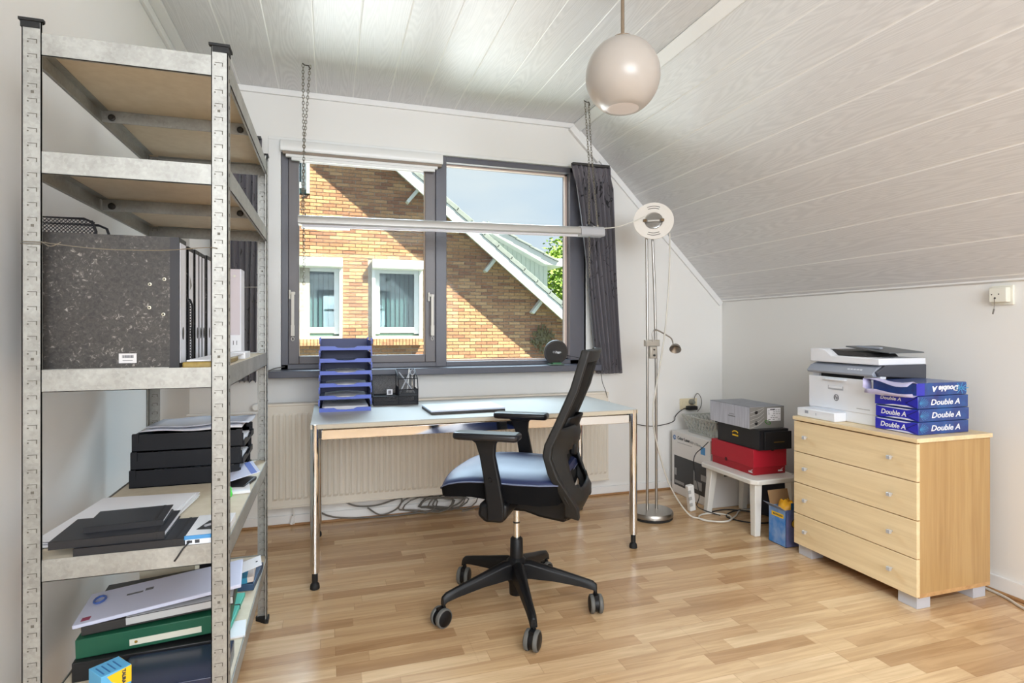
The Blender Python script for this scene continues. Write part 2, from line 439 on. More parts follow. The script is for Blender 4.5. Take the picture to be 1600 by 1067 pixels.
# ceiling: backing slabs and single panels
cl = struct(M().box(XL - .12, XS + .1, YB - .1, YF + .3, ZC + .0013, ZC + .15).build('ceiling', TRIMW))
pw = .2105; x = XS - .001
while x > XL:
    xa = max(x - pw, XL)
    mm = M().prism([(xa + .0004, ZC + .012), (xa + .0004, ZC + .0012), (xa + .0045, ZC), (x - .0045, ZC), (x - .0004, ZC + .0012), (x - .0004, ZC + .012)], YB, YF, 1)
    mm.mi[3] = mm.mi[5] = 1; mm.build('ceiling_panel', [CEIL, TRIMW], cl)  # whiter chamfers: the light they catch is put into the material
    x -= pw
s2 = math.sqrt(.5)
Rs = Matrix(((s2, 0, -s2), (0, 1, 0), (-s2, 0, -s2)))   # local x runs down the slope, local z points out of the room
def slope_pt(d, h=0): return (XS + d * s2 + h * s2, ZC - d * s2 + h * s2)
SL = (XR - XS) / s2
so = M(); P = [slope_pt(-.1, .0013), slope_pt(SL + .25, .0013), slope_pt(SL + .25, .15), slope_pt(-.1, .15)]
so.prism(P, YB - .1, YF + .3); so = struct(so.build('ceiling_slope', TRIMW))
d = .046; pw2 = .2035
while d < SL:
    e = min(d + pw2, SL)
    P = [slope_pt(d + .002, .012), slope_pt(d + .004, 0), slope_pt(e - .004, 0), slope_pt(e - .002, .012)]
    # built flat in its own frame so that the grain runs along it, then turned onto the slope
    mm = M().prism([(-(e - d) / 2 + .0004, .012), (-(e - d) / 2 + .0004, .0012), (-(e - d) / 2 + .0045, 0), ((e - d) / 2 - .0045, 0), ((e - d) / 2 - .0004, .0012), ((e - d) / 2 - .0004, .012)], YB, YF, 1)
    mm.mi[3] = mm.mi[5] = 1  # chamfers whitened here too, light on the joint edges painted in
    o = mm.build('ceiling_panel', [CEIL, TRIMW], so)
    cx, cz = slope_pt((d + e) / 2); o.location = (cx, 0, cz); o.rotation_euler = (0, PI / 4, 0)
    d = e
# trims
def trim(name, mm, m=TRIMW, bevel=.003): return struct(mm.build(name, m, bevel=bevel))
trim('trim_1', M().prism([slope_pt(-.004, -.012), slope_pt(.064, -.012), slope_pt(.064, .004), slope_pt(-.004, .004)], YB, YF))
trim('trim_2', M().box(XL, XS, YF - .018, YF, ZC - .035, ZC))
trim('trim_3', M().prism([slope_pt(0, -.04), slope_pt(SL, -.04), slope_pt(SL, 0), slope_pt(0, 0)], YF - .016, YF))
trim('trim_4', M().box(XR - .016, XR, YB, YF, ZK - .0, ZK + .045))
trim('trim_5', M().box(XL, XL + .016, YB, YF, ZC - .05, ZC))
trim('trim_6', M().box(XL + .016, XL + .066, YB, YF, ZC - .012, ZC))
trim('trim_7', M().prism([slope_pt(.0, -.065), slope_pt(.30, -.065), slope_pt(.30, -.03), slope_pt(0, -.03)], YF - .03, YF - .002))
trim('baseboard_front', M().box(XL, XR, YF - .014, YF, .012, .062))
trim('baseboard_right', M().box(XR - .014, XR, YB, YF, .012, .075))
trim('baseboard_left', M().box(XL, XL + .014, YB, YF, .012, .075))
trim('trim_8', M().box(XL, XR, YF - .022, YF, 0, .014), LEDGE, .004)
trim('trim_9', M().box(XR - .022, XR, YB, YF, 0, .014), LEDGE, .004)

# ------------------------------------------------------------------ window
win = thing('window_1', None, None, (.7, YF + .05, WZ0)); struct(win)
yf0, yf1 = YF + .02, YF + .11
f = M(); gx0, gx1, gz0, gz1 = -.275, WX1, .925, 2.285
f.box(gx0, -.235, yf0, yf1, gz0, gz1); f.box(1.59, gx1, yf0, yf1, gz0, gz1)
f.box(gx0, gx1, yf0, yf1, gz0, .955); f.box(gx0, gx1, yf0, yf1, 2.25, gz1); f.box(.652, .722, yf0 - .004, yf1, gz0, gz1)
f.build('window_frame', FRAME, win, bevel=.003)
s_ = M(); s_.box(-.235, -.176, yf0 + .005, yf1 - .015, .955, 2.25); s_.box(.585, .652, yf0 + .005, yf1 - .015, .955, 2.25)
s_.box(-.176, .585, yf0 + .005, yf1 - .015, .955, 1.003); s_.box(-.176, .585, yf0 + .005, yf1 - .015, 2.185, 2.25)
s_ = s_.build('sash', SASH, win, bevel=.004)
M().box(-.18, .589, YF + .09, YF + .096, 1.0, 2.19).build('pane', GLASS, s_)
M().box(.72, 1.592, YF + .09, YF + .096, .953, 2.252).build('pane', GLASS, win)
g = M()
for a in ((.722, 1.59, .955, .965), (.722, 1.59, 2.24, 2.25)): g.box(a[0], a[1], YF + .075, YF + .1, a[2], a[3])
g.box(1.575, 1.59, YF + .075, YF + .1, .955, 2.25)
g.build('glazing_bead', mat('pale_pink_bead', (206, 184, 172), .5), win)
t = M(); t.box(WX0, gx0, YF - .004, YF + .03, .925, WZ1); t.box(WX0, WX1 + .02, YF - .006, YF + .03, gz1, WZ1)
t.box(WX1 - .0, WX1 + .09, YF - .004, YF + .03, .925, WZ1)
t.build('casing', WHITE, win, bevel=.003)
bk = M(); bk.box(WX0, WX1, YF + .11, YF + .16, WZ0, .953).box(WX0, WX1, YF + .11, YF + .16, 2.252, WZ1 + .02).box(WX0, -.18, YF + .03, YF + .16, WZ0, WZ1)
bk.box(1.592, WX1 + .02, YF + .11, YF + .16, WZ0, WZ1); bk.build('subframe', FRAME, win)
for hx in (-.214, .617):
    h = M(); h.box(hx - .017, hx - .007, YF - .004, YF + .025, 1.345, 1.40)
    h.box(hx - .012, hx + .018, YF - .018, YF + .006, 1.372, 1.388); h.box(hx - .002, hx + .014, YF - .03, YF - .016, 1.19, 1.386)
    h.box(hx - .004, hx + .016, YF - .034, YF - .014, 1.125, 1.19)
    h.tube([(hx + .006 + .008 * math.cos(a), YF - .024, 1.108 + .012 * math.sin(a)) for a in [i * PI / 4 for i in range(8)]], .002, 6, closed=True)
    h.build('window_handle', mat('ivory_handle', (214, 208, 196), .35), win, bevel=.003)
sl = M().box(WX0 + .012, WX1 + .06, YF - .13, YF + .02, .885, .925).build('window_sill', SILL, bevel=.003); struct(sl)

# blind cassette with the rolled blind and its bottom bar
bl = thing('roller_blind', 'white roller blind cassette rolled up over the left casement', 'blind', (.2, YF - .04, 2.2))
M().prism([(YF - .056, 2.212), (YF - .062, 2.225), (YF - .058, 2.262), (YF - .045, 2.278), (YF - .006, 2.282), (YF - .006, 2.212)], -.275, .685, 0).build('cassette', WHITE, bl, bevel=.002)
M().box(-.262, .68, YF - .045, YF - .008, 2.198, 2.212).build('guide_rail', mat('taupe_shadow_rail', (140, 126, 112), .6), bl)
M().box(-.246, .655, YF - .04, YF - .015, 2.182, 2.199).build('bottom_bar', WHITE, bl, bevel=.002)
M().box(-.215, .638, YF - .036, YF - .02, 2.165, 2.183).build('blind_hem', WHITE, bl, bevel=.002)

# ------------------------------------------------------------------ curtains
def curtain(name, label, top, bot, z0, z1, nf, y0, amp, seed):
    random.seed(seed)
    N = nf * 10; K = 18; rows = []
    ph = [random.uniform(.8, 1.25) for _ in range(nf)]
    for k in range(K + 1):
        q = k / K; z = z1 + (z0 - z1) * q
        xa = top[0] + (bot[0] - top[0]) * q ** .8; xb = top[1] + (bot[1] - top[1]) * q
        row = []
        for i in range(N + 1):
            s = i / N; a = ph[min(nf - 1, i // 10)]
            aa = amp * (.45 if q < .06 else 1) * a
            row.append((xa + (xb - xa) * s + .004 * math.sin(9 * s + 4 * q), y0 - aa * .5 * (1 + math.cos(2 * PI * nf * s + .6 * math.sin(3 * q))) - .006 * math.sin(5 * q + 7 * s),
                        z + (.006 * math.sin(nf * 2 * PI * s) if k == K else 0)))
        rows.append(row)
    back = [[(x, y + .003, z) for x, y, z in r] for r in rows]
    mm = M(); mm.loft(rows, False, closed=False); n = len(mm.v); mm.loft(back, False, closed=False)
    t = thing(name, label, 'curtain', ((top[0] + top[1]) / 2, y0, z0))
    o = mm.build('fabric', CURT, t, smooth=80)
    tp = M(); tp.box(top[0] + .01, top[1] - .004, y0 - .03, y0 + .004, z1 - .004, z1 + .012); tp.build('curtain_rail', BLACK2, t)
    return t
curtain('curtain', 'dark leaf-print curtain hanging right of the window', (1.555, 1.845), (1.745, 1.925), .865, 2.282, 8, YF - .06, .045, 3)
curtain('curtain', 'dark leaf-print curtain left of the window behind the metal rack', (-.66, -.372), (-.62, -.40), .865, 2.262, 8, YF - .05, .045, 4)

# ------------------------------------------------------------------ radiator
rd = thing('radiator', 'cream ribbed panel radiator under the window', 'radiator', (.74, YF - .06, .13))
x0, x1, z0, z1, yr = -.345, 1.826, .13, .735, YF - .095
prof = []; x = x0 + .03; pit = .0333
ridge = []
while x < x1 - .04:
    prof += [(x, 0), (x + .010, -.009), (x + .0225, -.009), (x + .0325, 0)]; x += pit
rows = []
for z, k in ((z0, .0), (z0 + .045, .0), (z0 + .06, 1), (z1 - .07, 1), (z1 - .055, 0), (z1 - .012, 0)):
    rows.append([(x0, yr, z)] + [(px, yr + (py * k), z) for px, py in prof] + [(x1, yr, z)])
mm = M(); mm.loft(rows, False, closed=False)
mm.build('ribbed_panel', RADI, rd)
M().box(x0, x1, yr + .001, yr + .06, z0, z1 - .012).build('radiator_core', RADI, rd)
M().box(x0 - .003, x1 + .003, yr - .004, yr + .066, z1 - .014, z1).build('top_grille', RADI, rd, bevel=.003)
M().box(x0 - .003, x1 + .003, yr - .004, yr + .004, z0, z0 + .012).build('bottom_lip', RADI, rd, bevel=.002)
M().cyl((x0 - .075, yr + .03, .685), (x0, yr + .03, .685), .011).cyl((x0 - .42, yr + .03, .685), (x0 - .07, yr + .03, .685), .008).build('pipe', WHITE, rd, smooth=40)
M().lathe([(.008, 0), (.02, .004), (.022, .03), (.016, .036)], (x0 - .055, yr + .03, .72), rotm('X', PI / 2), 16).build('valve_knob', WHITE, rd, smooth=40)
for bx in (x0 + .06, x1 - .4): M().box(bx - .01, bx + .01, yr + .06, YF - .0005, .3, .6).build('wall_bracket', RADI, rd)
M().cyl((-.20, YF - .05, .13), (-.20, YF - .05, .02), .004, 8).obox((-.208, YF - .052, .045), (.016, .012, .05), rotm('Y', .3)).build('drain_tag', WHITE, rd)

# ------------------------------------------------------------------ outside
HY = 10.6
gr = struct(M().box(-25, 30, YF + .4, 45, -3.1, -3.0).build('ground', mat('garden_grass', (92, 104, 70), .9, noise=(2, (70, 84, 50), .6))))
hs = thing('neighbouring_house', 'brick house with white verge boards seen through the window', 'house', (1.5, HY, -3))
def zrf(x): return 3.912 - (x - 1.146) * .826        # lower edge of the verge board above x
holes = [(-.60, .216, 1.0, 2.41), (.723, 1.625, 1.0, 2.41), (-1.2, -.33, 3.52, 4.7)]
def free(xa, xb, za, zb):
    if zb > zrf(xb) + .32 or zb > 5.8: return False
    for a, b, c, d2 in holes:
        if xb > a + .01 and xa < b - .01 and zb > c + .01 and za < d2 - .01: return False
    return True
bwall = M()
xt = 1.146 - (5.6 - 3.912) / .826
cuts = [-6, -1.2, -.60, -.33, .216, .723, 1.625, 6.2]
for a, b in zip(cuts, cuts[1:]):
    zs = [(-3, 9)]
    for h0, h1, h2, h3 in holes:
        if a >= h0 - .001 and b <= h1 + .001:
            zs = [q for z_ in zs for q in ((z_[0], h2), (h3, z_[1]))]
    for c, e in zs:
        top = lambda xx: max(min(e, zrf(xx) + .3, 5.6), c)
        if a < xt < b: P = [(a, c), (b, c), (b, top(b)), (xt - .36, top(xt - .36)), (a, top(a))]
        else: P = [(a, c), (b, c), (b, top(b)), (a, top(a))]
        bwall.prism(P, HY + .012, HY + .22)
bwall.build('mortar_wall', MORTAR, hs)
bm_mesh = {}
big = M(); singles = []
r_ = -48
while r_ * .0625 < 5.5:
    z = r_ * .0625; off = .11 if (r_ % 2) else 0
    i = -28
    while i * .22 < 6:
        xa = i * .22 - off + .0055; xb = xa + .209; i += 1
        segs = []
        if free(xa, xb, z, z + .05): segs = [(xa, xb)]
        else:
            if free(xa, xa + .1, z, z + .05): segs.append((xa, xa + .1))
            if free(xb - .1, xb, z, z + .05): segs.append((xb - .1, xb))
        for sa, sb in segs:
            full = sb - sa > .2
            if full and .80 < z < 2.95 and 1.66 < sa < 4.0 and sb < 4.3 and z + .1 < zrf(sb) and len(singles) < 296: singles.append((sa, z))
            else:
                dy = random.uniform(-.003, .003); big.box(sa, sb, HY - .004 + dy, HY + .02, z + .006, z + .056)
    r_ += 1
big = big.build('brick_courses', BRICK, hs); big['kind'] = 'stuff'
bme = M().box(0, .209, -.004, .02, .006, .056).mesh('brick', BRICK)
for sa, z in singles:
    o = D.objects.new('brick', bme); COL.objects.link(o); o.parent = hs
    o.location = Vector((sa, HY + random.uniform(-.003, .003), z)) - hs.location
# shuttered windows
WHITE2 = mat('white_pvc', (208, 210, 212), .4)
BLINDF = mat('white_vertical_blind', (158, 172, 174), .7)
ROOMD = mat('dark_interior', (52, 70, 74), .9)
def nwin(a, b, z0, z1, box=True, sill=True):
    w = M(); w.box(a, a + .055, HY - .05, HY + .12, z0, z1 - .1); w.box(b - .055, b, HY - .05, HY + .12, z0, z1 - .1)
    f1, f2 = a + .055, b - .055; zt = z1 - .16
    w.box(f1, f1 + .085, HY + .03, HY + .10, z0 + .08, zt); w.box(f2 - .085, f2, HY + .03, HY + .10, z0 + .08, zt)
    w.box(f1 + .001, f2 - .001, HY + .032, HY + .098, z0 + .10, z0 + .20); w.box(f1 + .001, f2 - .001, HY + .032, HY + .098, zt - .07, zt + .05)
    fo = w.build('window_frame', WHITE2, hs, bevel=.004)
    M().box(f1 + .08, f2 - .08, HY + .06, HY + .066, z0 + .2, zt - .07).build('pane', GLASS2, fo, world=False)
    bl_ = M(); x = f1 + .05; k = 0
    while x < f2 - .06:
        bl_.obox((x + .04, HY + .16, (z0 + zt) / 2), (.078, .004, zt - z0 - .1), rotm('Z', .35 if k % 2 else .55)); x += .082; k += 1
    bl_.build('vertical_blind', BLINDF, fo, world=False)
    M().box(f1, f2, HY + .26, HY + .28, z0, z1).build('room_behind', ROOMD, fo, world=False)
    M().box(f1, f2, HY + .05, HY + .08, z0, z0 + .1).build('lower_vent', mat('dark_green_vent', (70, 96, 92), .6), fo, world=False)
    if box: M().prism([(HY - .15, z1), (HY - .15, z1 - .15), (HY - .12, z1 - .175), (HY, z1 - .175), (HY, z1)], a, b, 0).build('shutter_box', WHITE2, hs, bevel=.004)
    if sill:
        q = M(); x = a + .02; st = .058
        q2 = M().box(a, b, HY - .10, HY + .06, z0 - .005, z0 + .045); q2.build('sill_render', mat('pale_sill_stone', (205, 196, 186), .9, noise=(25, (160, 140, 130), .7)), hs)
        while x + st < b:
            q.box(x, x + st - .008, HY - .11, HY + .03, z0 - .12, z0 - .005); x += st
        q.build('sill_bricks', BRICK, hs)['kind'] = 'stuff'
nwin(-.62, .216, 1.0, 2.41); nwin(.723, 1.625, 1.0, 2.41); nwin(-1.2, -.33, 3.52, 4.9, box=False, sill=False)
# roof: verge board, soffit, tiles
def verge(u0, u1): return [(u0, zrf(u0)), (u1, zrf(u1)), (u1, zrf(u1) + .215 + .02), (u0, zrf(u0) + .215 + .02)]
M().prism(verge(-.6, 5.2), HY - .42, HY - .38).build('verge_board', mat('white_painted_board', (206, 210, 214), .5), hs, bevel=.004)
sf = M(); P0, P1 = (-.6, zrf(-.6)), (5.2, zrf(5.2))
sf.prism([(P0[0], P0[1] + .13), (P1[0], P1[1] + .13), (P1[0], P1[1] + .16), (P0[0], P0[1] + .16)], HY - .385, HY + .2)
sf.build('soffit', mat('pale_blue_soffit', (188, 206, 214), .7), hs)
for ux in (1.52, 2.02, 2.98, 3.92):
    zz = zrf(ux); M().obox((ux - .05, HY - .08, zz + .02), (.06, .17, .42), rotm('Y', .68)).build('purlin_end', mat('white_painted_board', (206, 210, 214), .5), hs, bevel=.004)
TILE = mat('grey_roof_tile', (122, 130, 134), .6, noise=(12, (92, 98, 102), .6))
th = math.atan(.826); x = -.6; nT = 0
while x < 5.0:
    L = .33; cx = x + L * math.cos(th) / 2; cz = zrf(cx) + .30
    M().obox((cx, HY + 1.3, cz + .01), (L * 1.12, 3.45, .035), rotm('Y', th - .045)).build('roof_tile_course', TILE, hs, bevel=.006)
    M().obox((cx, HY - .425, cz - .015), (L * 1.08, .03, .085), rotm('Y', th - .045)).build('verge_tile', TILE, hs, bevel=.006)
    x += L * math.cos(th)
# dormer on the roof behind
dm = M(); DY = 12.5
dm.prism([(2.9, 2.9), (3.35, 3.26), (4.80, 2.60), (4.80, 1.0), (2.9, 1.0)], DY, DY + 1.5)
x = 3.0
dmo = dm.build('dormer_wall', mat('white_weatherboard', (190, 200, 196), .6), hs)
for k in range(17):
    xx = 3.0 + k * .108; zt = 3.30 - (xx - 3.28) * .455
    if xx > 4.78: break
    M().box(xx, xx + .10, DY - .015, DY, 1.2, min(zt, 3.2)).build('weatherboard', mat('white_weatherboard', (190, 200, 196), .6), dmo, bevel=.004, world=False)
M().prism([(3.2, 3.36), (3.39, 3.28), (4.66, 2.64), (5.10, 2.60), (5.10, 2.78), (4.80, 2.78), (3.5, 3.41), (3.2, 3.53)], DY - .32, DY + 1.6).build('dormer_fascia', mat('white_painted_board', (206, 210, 214), .5), hs, bevel=.004)
k = 0; x = 3.3
while x < 4.75:
    zz = 3.57 - (x - 3.1) * .485; M().obox((x + .17, DY + .6, zz - .04), (.40, 1.95, .04), rotm('Y', .40)).build('dormer_tile', TILE, hs, bevel=.006); x += .33
# creeper leaves on the brick by the verge
cr = M()
for _ in range(130):
    a = random.uniform(0, 2 * PI); rr = random.uniform(0, .26); cx, cz = 3.98 + rr * math.cos(a) * .9, .98 + rr * math.sin(a)
    if cz < zrf(cx) - .05: cr.obox((cx, HY - .03 - random.uniform(0, .05), cz), (.03, .002, .09), rotm('Y', random.uniform(-1, 1)) @ rotm('X', random.uniform(-.5, .5)))
cr = cr.build('creeper', mat('creeper_leaf', (92, 84, 62), .7)); tag(cr, 'dried creeper leaves on the brick wall under the verge', 'creeper', kind='stuff')
tr = thing('tree', 'bright green leafy tree beyond the neighbouring roof', 'tree', (9.0, 20, -3))
lf = M(); random.seed(11)
for cx, cy, cz, rr in ((8.6, 20, 3.2, 1.5), (9.6, 20.5, 3.4, 1.6), (7.7, 20, 2.9, 1.1), (8.8, 20, 1.4, 1.8), (10.4, 20.3, 2.0, 1.6), (7.9, 19.8, 1.2, 1.2)):
    for _ in range(1500):
        v = Vector((random.gauss(0, 1), random.gauss(0, 1), random.gauss(0, 1))).normalized() * rr * random.uniform(.65, 1.05)
        R = rotm('X', random.uniform(0, PI)) @ rotm('Z', random.uniform(0, PI)); c = Vector((cx, cy, cz)) + v; s = random.uniform(.05, .10)
        lf.add([c + R @ Vector(q) * s for q in ((-1, 0, 0), (0, -.6, 0), (1, 0, 0), (0, .6, 0))], [(0, 1, 2, 3)])
LEAF = mat('fresh_green_leaf', (126, 156, 44), .6, noise=(2.5, (60, 104, 24), .8))
o = lf.build('foliage', LEAF, tr); o['kind'] = 'stuff'
M().tube([(9, 20, -3), (9.05, 20, 0), (9.1, 20.1, 2.5)], [.22, .17, .08], 10).build('trunk', mat('bark', (96, 78, 60), .9), tr, smooth=50)

# ------------------------------------------------------------------ fluorescent light on chains
TL = Vector((-.159, 3.25, 1.743)); TR = Vector((1.623, 3.25, 1.772))
ft = thing('tube_light', 'long white fluorescent tube fitting hung on chains before the window', 'lamp', (.73, 3.25, 1.75))
def fx(a, b, prof, m, name, sm=40):
    d = (b - a).normalized(); up = Vector((0, 0, 1)); sd = d.cross(up).normalized(); up = sd.cross(d)
    return M().loft([[p + sd * u + up * v for u, v in prof] for p in (a, b)]).build(name, m, ft, smooth=sm)
hp = [(.036 * math.cos(i * PI / 8), .004 + .024 * math.sin(i * PI / 8)) for i in range(9)] + [(-.036, -.016), (-.030, -.022), (.030, -.022), (.036, -.016)]
dirv = (TR - TL).normalized()
fx(TL, TR - dirv * .16, hp, mat('satin_aluminium_body', (176, 173, 168), .35, .2), 'reflector_body')
fx(TR - dirv * .158, TR, [(u * 1.08, v * 1.25 - .003) for u, v in hp], mat('grey_gear_housing', (174, 174, 178), .4), 'gear_housing')
fx(TL + dirv * .02 - Vector((0, 0, .022)), TR - dirv * .17 - Vector((0, 0, .022)), [(.013 * math.cos(i * PI / 6), .013 * math.sin(i * PI / 6)) for i in range(12)], mat('fluorescent_tube_glass', (224, 222, 226), .2), 'tube')
M().obox(TL + dirv * .14 - Vector((0, 0, .038)), (.25, .05, .006), rotm('Y', -.016)).build('end_plate', WHITE, ft)
M().obox(TR - dirv * .09 + Vector((0, 0, .034)), (.03, .02, .016)).build('cable_clamp', BLACK, ft, bevel=.003)
for p in (TL + dirv * .035, TR - dirv * .03): M().tube([p + Vector((0, 0, z)) for z in (.026, .042)], .004, 6).build('hanger_hook', CHAINM, ft)
def chain(label, strands, hook):
    t = thing('chain', label, 'chain', hook)
    for st in strands:
        pts = [Vector(p) for p in st]; mm = M(); seg = .0165; k = 0
        L = [(pts[i + 1] - pts[i]).length for i in range(len(pts) - 1)]; tot = sum(L); s = 0
        while s < tot:
            q = s; i = 0
            while i < len(L) - 1 and q > L[i]: q -= L[i]; i += 1
            p = pts[i].lerp(pts[i + 1], q / L[i]); dd = (pts[i + 1] - pts[i]).normalized()
            a = Vector((1, 0, 0)) if k % 2 else Vector((0, 1, 0)); sd = dd.cross(a).normalized()
            mm.tube([p + dd * .0115 * math.cos(j * PI / 4) + sd * .0058 * math.sin(j * PI / 4) for j in range(8)], .0016, 4, closed=True)
            s += seg; k += 1
        o = mm.build('chain_links', CHAINM, t); o['kind'] = 'stuff'
    h = Vector(hook); M().tube([h + Vector((-.02, 0, -.004)), h + Vector((-.01, 0, -.012)), h + Vector((.012, 0, -.014)), h + Vector((.02, 0, -.03)), h + Vector((.012, 0, -.034))], .003, 6).build('ceiling_hook', mat('dark_hook', (70, 66, 60), .5, .6), t)
    return t
chain('steel chain at the left end of the tube light', [[(-.135, 3.25, 2.567), (-.131, 3.25, 2.1), (-.13, 3.25, 1.40)], [(-.10, 3.25, 2.565), (-.128, 3.25, 2.16), (-.142, 3.25, 1.775)]], (-.118, 3.25, ZC))
chain('steel chain at the right end of the tube light', [[(1.505, 3.25, 2.567), (1.532, 3.25, 2.2), (1.535, 3.25, 1.48)], [(1.53, 3.25, 2.565), (1.545, 3.25, 2.3), (1.592, 3.25, 1.80)]], (1.518, 3.25, ZC))

# ------------------------------------------------------------------ pendant globe
pt = thing('pendant_lamp', 'white opal glass globe pendant on a brown rod', 'lamp', (1.137, 2.094, ZC))
pc = Vector((1.137, 2.094, 2.195)); R0 = .15
prof = [(max(.045 if z > 0 else .001, math.sqrt(max(0, 1 - z * z))) * R0, z * R0 * 1.03) for z in [-.86 + i * 1.83 / 28 for i in range(29)]]
prof = [(r, z) for r, z in prof]
M().lathe(prof, pc, None, 48, cap=True).build('glass_globe', OPAL, pt, smooth=60)
M().lathe([(.0005, -.1335), (.05, -.1335), (.074, -.1325), (.0765, -.1300), (.078, -.125)], pc, None, 48, cap=False).build('globe_base', OPALB, pt, smooth=60)
M().lathe([(.04, .145), (.04, .156), (.02, .166), (.007, .168)], pc, None, 32).build('gallery_cap', mat('brass_brown', (150, 132, 112), .4, .6), pt, smooth=40)
M().cyl(pc + Vector((0, 0, .16)), (pc.x, pc.y, ZC), .0072, 12).build('suspension_rod', mat('brass_brown', (150, 132, 112), .4, .6), pt, smooth=40)
M().lathe([(.05, 0), (.05, -.02), (.03, -.035)], (pc.x, pc.y, ZC), None, 24).build('ceiling_rose', WHITE, pt, smooth=40)

# ------------------------------------------------------------------ desk
dk = thing('desk', 'long pale grey table on four round chrome legs below the window', 'desk', (.74, 3.08, 0))
dx0, dx1, dy0, dy1 = -.085, 1.566, 2.705, 3.44
M().box(dx0 + .004, dx1 - .004, dy0 + .004, dy1, .7185, .736).build('tabletop', [mat('birch_edge', (196, 186, 166), .6)], dk)
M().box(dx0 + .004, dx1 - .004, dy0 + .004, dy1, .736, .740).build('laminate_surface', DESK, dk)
for lx, ly in ((dx0 + .022, dy0 + .022), (dx1 - .022, dy0 + .022), (dx0 + .022, dy1 - .022), (dx1 - .022, dy1 - .022)):
    lg = M().lathe([(.0205, .075), (.0205, .7385), (.017, .7398)], (lx, ly, 0), None, 28).build('leg', CHROME, dk, smooth=30)
    M().lathe([(.013, .075), (.013, .038), (.012, .03), (.019, .022), (.021, .012), (.021, .003), (.018, 0)], (lx, ly, 0), None, 24).build('adjustable_foot', RUB, lg, smooth=40, world=False)
rl = M(); zz0, zz1 = .668, .712
for a in ((dx0 + .05, dx1 - .05, dy0 + .014, dy0 + .030), (dx0 + .05, dx1 - .05, dy1 - .03, dy1 - .014)):
    M().box(a[0], a[1], a[2], a[3], zz0, zz1).build('rail', CHROME, dk, bevel=.002)
for xx in (dx0 + .014, dx1 - .03): M().box(xx, xx + .016, dy0 + .045, dy1 - .045, zz0, zz1).build('rail', CHROME, dk, bevel=.002)
for lx in (dx0 + .022, dx1 - .022):
    for ly in (dy0 + .022, dy1 - .022):
        s = 1 if lx < .5 else -1
        M().box(min(lx, lx + s * .035), max(lx, lx + s * .035), ly - .007, ly + .007, .675, .718).build('corner_connector', BLACK, dk)

# ------------------------------------------------------------------ letter trays (a builder used for the blue and the black stack)
def tray_parts(t, mo, mi, w, dp, h):
    """front at local y=0, opening towards -y"""
    b = M(); b.box(-w / 2, w / 2, .004, dp, 0, .003)
    b.box(-w / 2, -w / 2 + .003, 0, dp, 0, h * .80); b.box(w / 2 - .003, w / 2, 0, dp, 0, h * .80); b.box(-w / 2, w / 2, dp - .003, dp, 0, h * .92)
    b.build('tray_shell', mi, t, world=False)
    fr = M(); fh = .020
    P = [(-w / 2, 0), (w / 2, 0), (w / 2, fh), (w * .22, fh), (w * .16, fh * .62), (0, fh * .5), (-w * .16, fh * .62), (-w * .22, fh), (-w / 2, fh)]
    fr.prism(P, -.004, .002); fr.build('front_lip', mo, t, world=False)
    st = M()
    for sx in (-1, 1):
        for yy in (.004, dp - .02): M().box(sx * w / 2 - .004, sx * w / 2 + .004, yy, yy + .018, h * .5, h + .0015).build('stacking_post', mo, t, world=False)
def sheets(name, parent, w, dp, z, n=3, m=PAPER, seed=1, curl=.0):
    rnd = random.Random(seed); mm = M()
    for k in range(n):
        R = rotm('Z', rnd.uniform(-.03, .03)); c = Vector((rnd.uniform(-.006, .006), dp / 2 + .008 + rnd.uniform(-.004, .004), z + k * .0022))
        g = []
        for i in range(7):
            s = i / 6 - .5
            g.append([c + R @ Vector((s * w, q * dp, curl * math.cos(s * PI) * (1 - abs(q)) * .6)) for q in (-.5, -.2, .2, .5)])
        top = [[p + Vector((0, 0, .0016)) for p in r] for r in g]
        mm.loft(g, False, closed=False); mm.loft(top, False, closed=False)
        for j in (0, 3): mm.loft([[r[j] for r in g], [r[j] for r in top]], False, closed=False)
        mm.loft([g[0], top[0]], False, closed=False); mm.loft([g[6], top[6]], False, closed=False)
    return mm.build(name, m, parent, world=False)
places = ['bottom tray of the blue stack on the desk, full of paper', 'second blue tray from the desk with some sheets', 'third blue tray from the desk with some sheets',
          'fourth blue tray from the desk, middle of the stack', 'second highest blue tray, darker empty gap below the top', 'top open tray of the blue stack on the desk']
for k in range(6):
    rx = math.radians(random.uniform(-.8, .8))
    t = thing('letter_tray', places[k], 'letter tray', (.078 + [0, .001, .002, .003, .002, .004][k], 3.10, .7401 + k * .0635), rx, 'blue letter trays on the desk')
    tray_parts(t, BLUE, NAVY, .258, .315, .0615)
    if k == 0: sheets('paper', t, .22, .29, .004, 10, seed=k)
    elif k in (1, 2, 3): sheets('paper', t, .21, .29, .004, 2, PAPER if k > 1 else PAPER, seed=k, curl=.02)

# mesh desk organiser
og = thing('desk_organiser', 'black wire mesh organiser with drawer beside the blue trays', 'organiser', (.355, 3.34, .74))
ox0, ox1, oy0, oy1, oz = .232, .478, 3.27, 3.415, .7405
WB = mat('black_wire', (34, 34, 38), .45, .3)
fr = M()
def rod(*p, r=.0028): fr.tube(p, r, 6)
for zz in (oz + .004, oz + .048): fr.tube([(ox0, oy0, zz), (ox1, oy0, zz), (ox1, oy1, zz), (ox0, oy1, zz)], .0028, 6, closed=True)
for xx, yy, zt in ((ox0, oy0, .048), (ox1, oy0, .09), (ox0, oy1, .16), (ox1, oy1, .19), (.37, oy0, .09), (.37, oy1, .19)): rod((xx, yy, oz), (xx, yy, oz + zt))
rod((ox0, oy1, oz + .16), (.37, oy1, oz + .16)); rod((.37, oy1, oz + .19), (ox1, oy1, oz + .19)); rod((.37, oy0, oz + .085), (ox1, oy0, oz + .085))
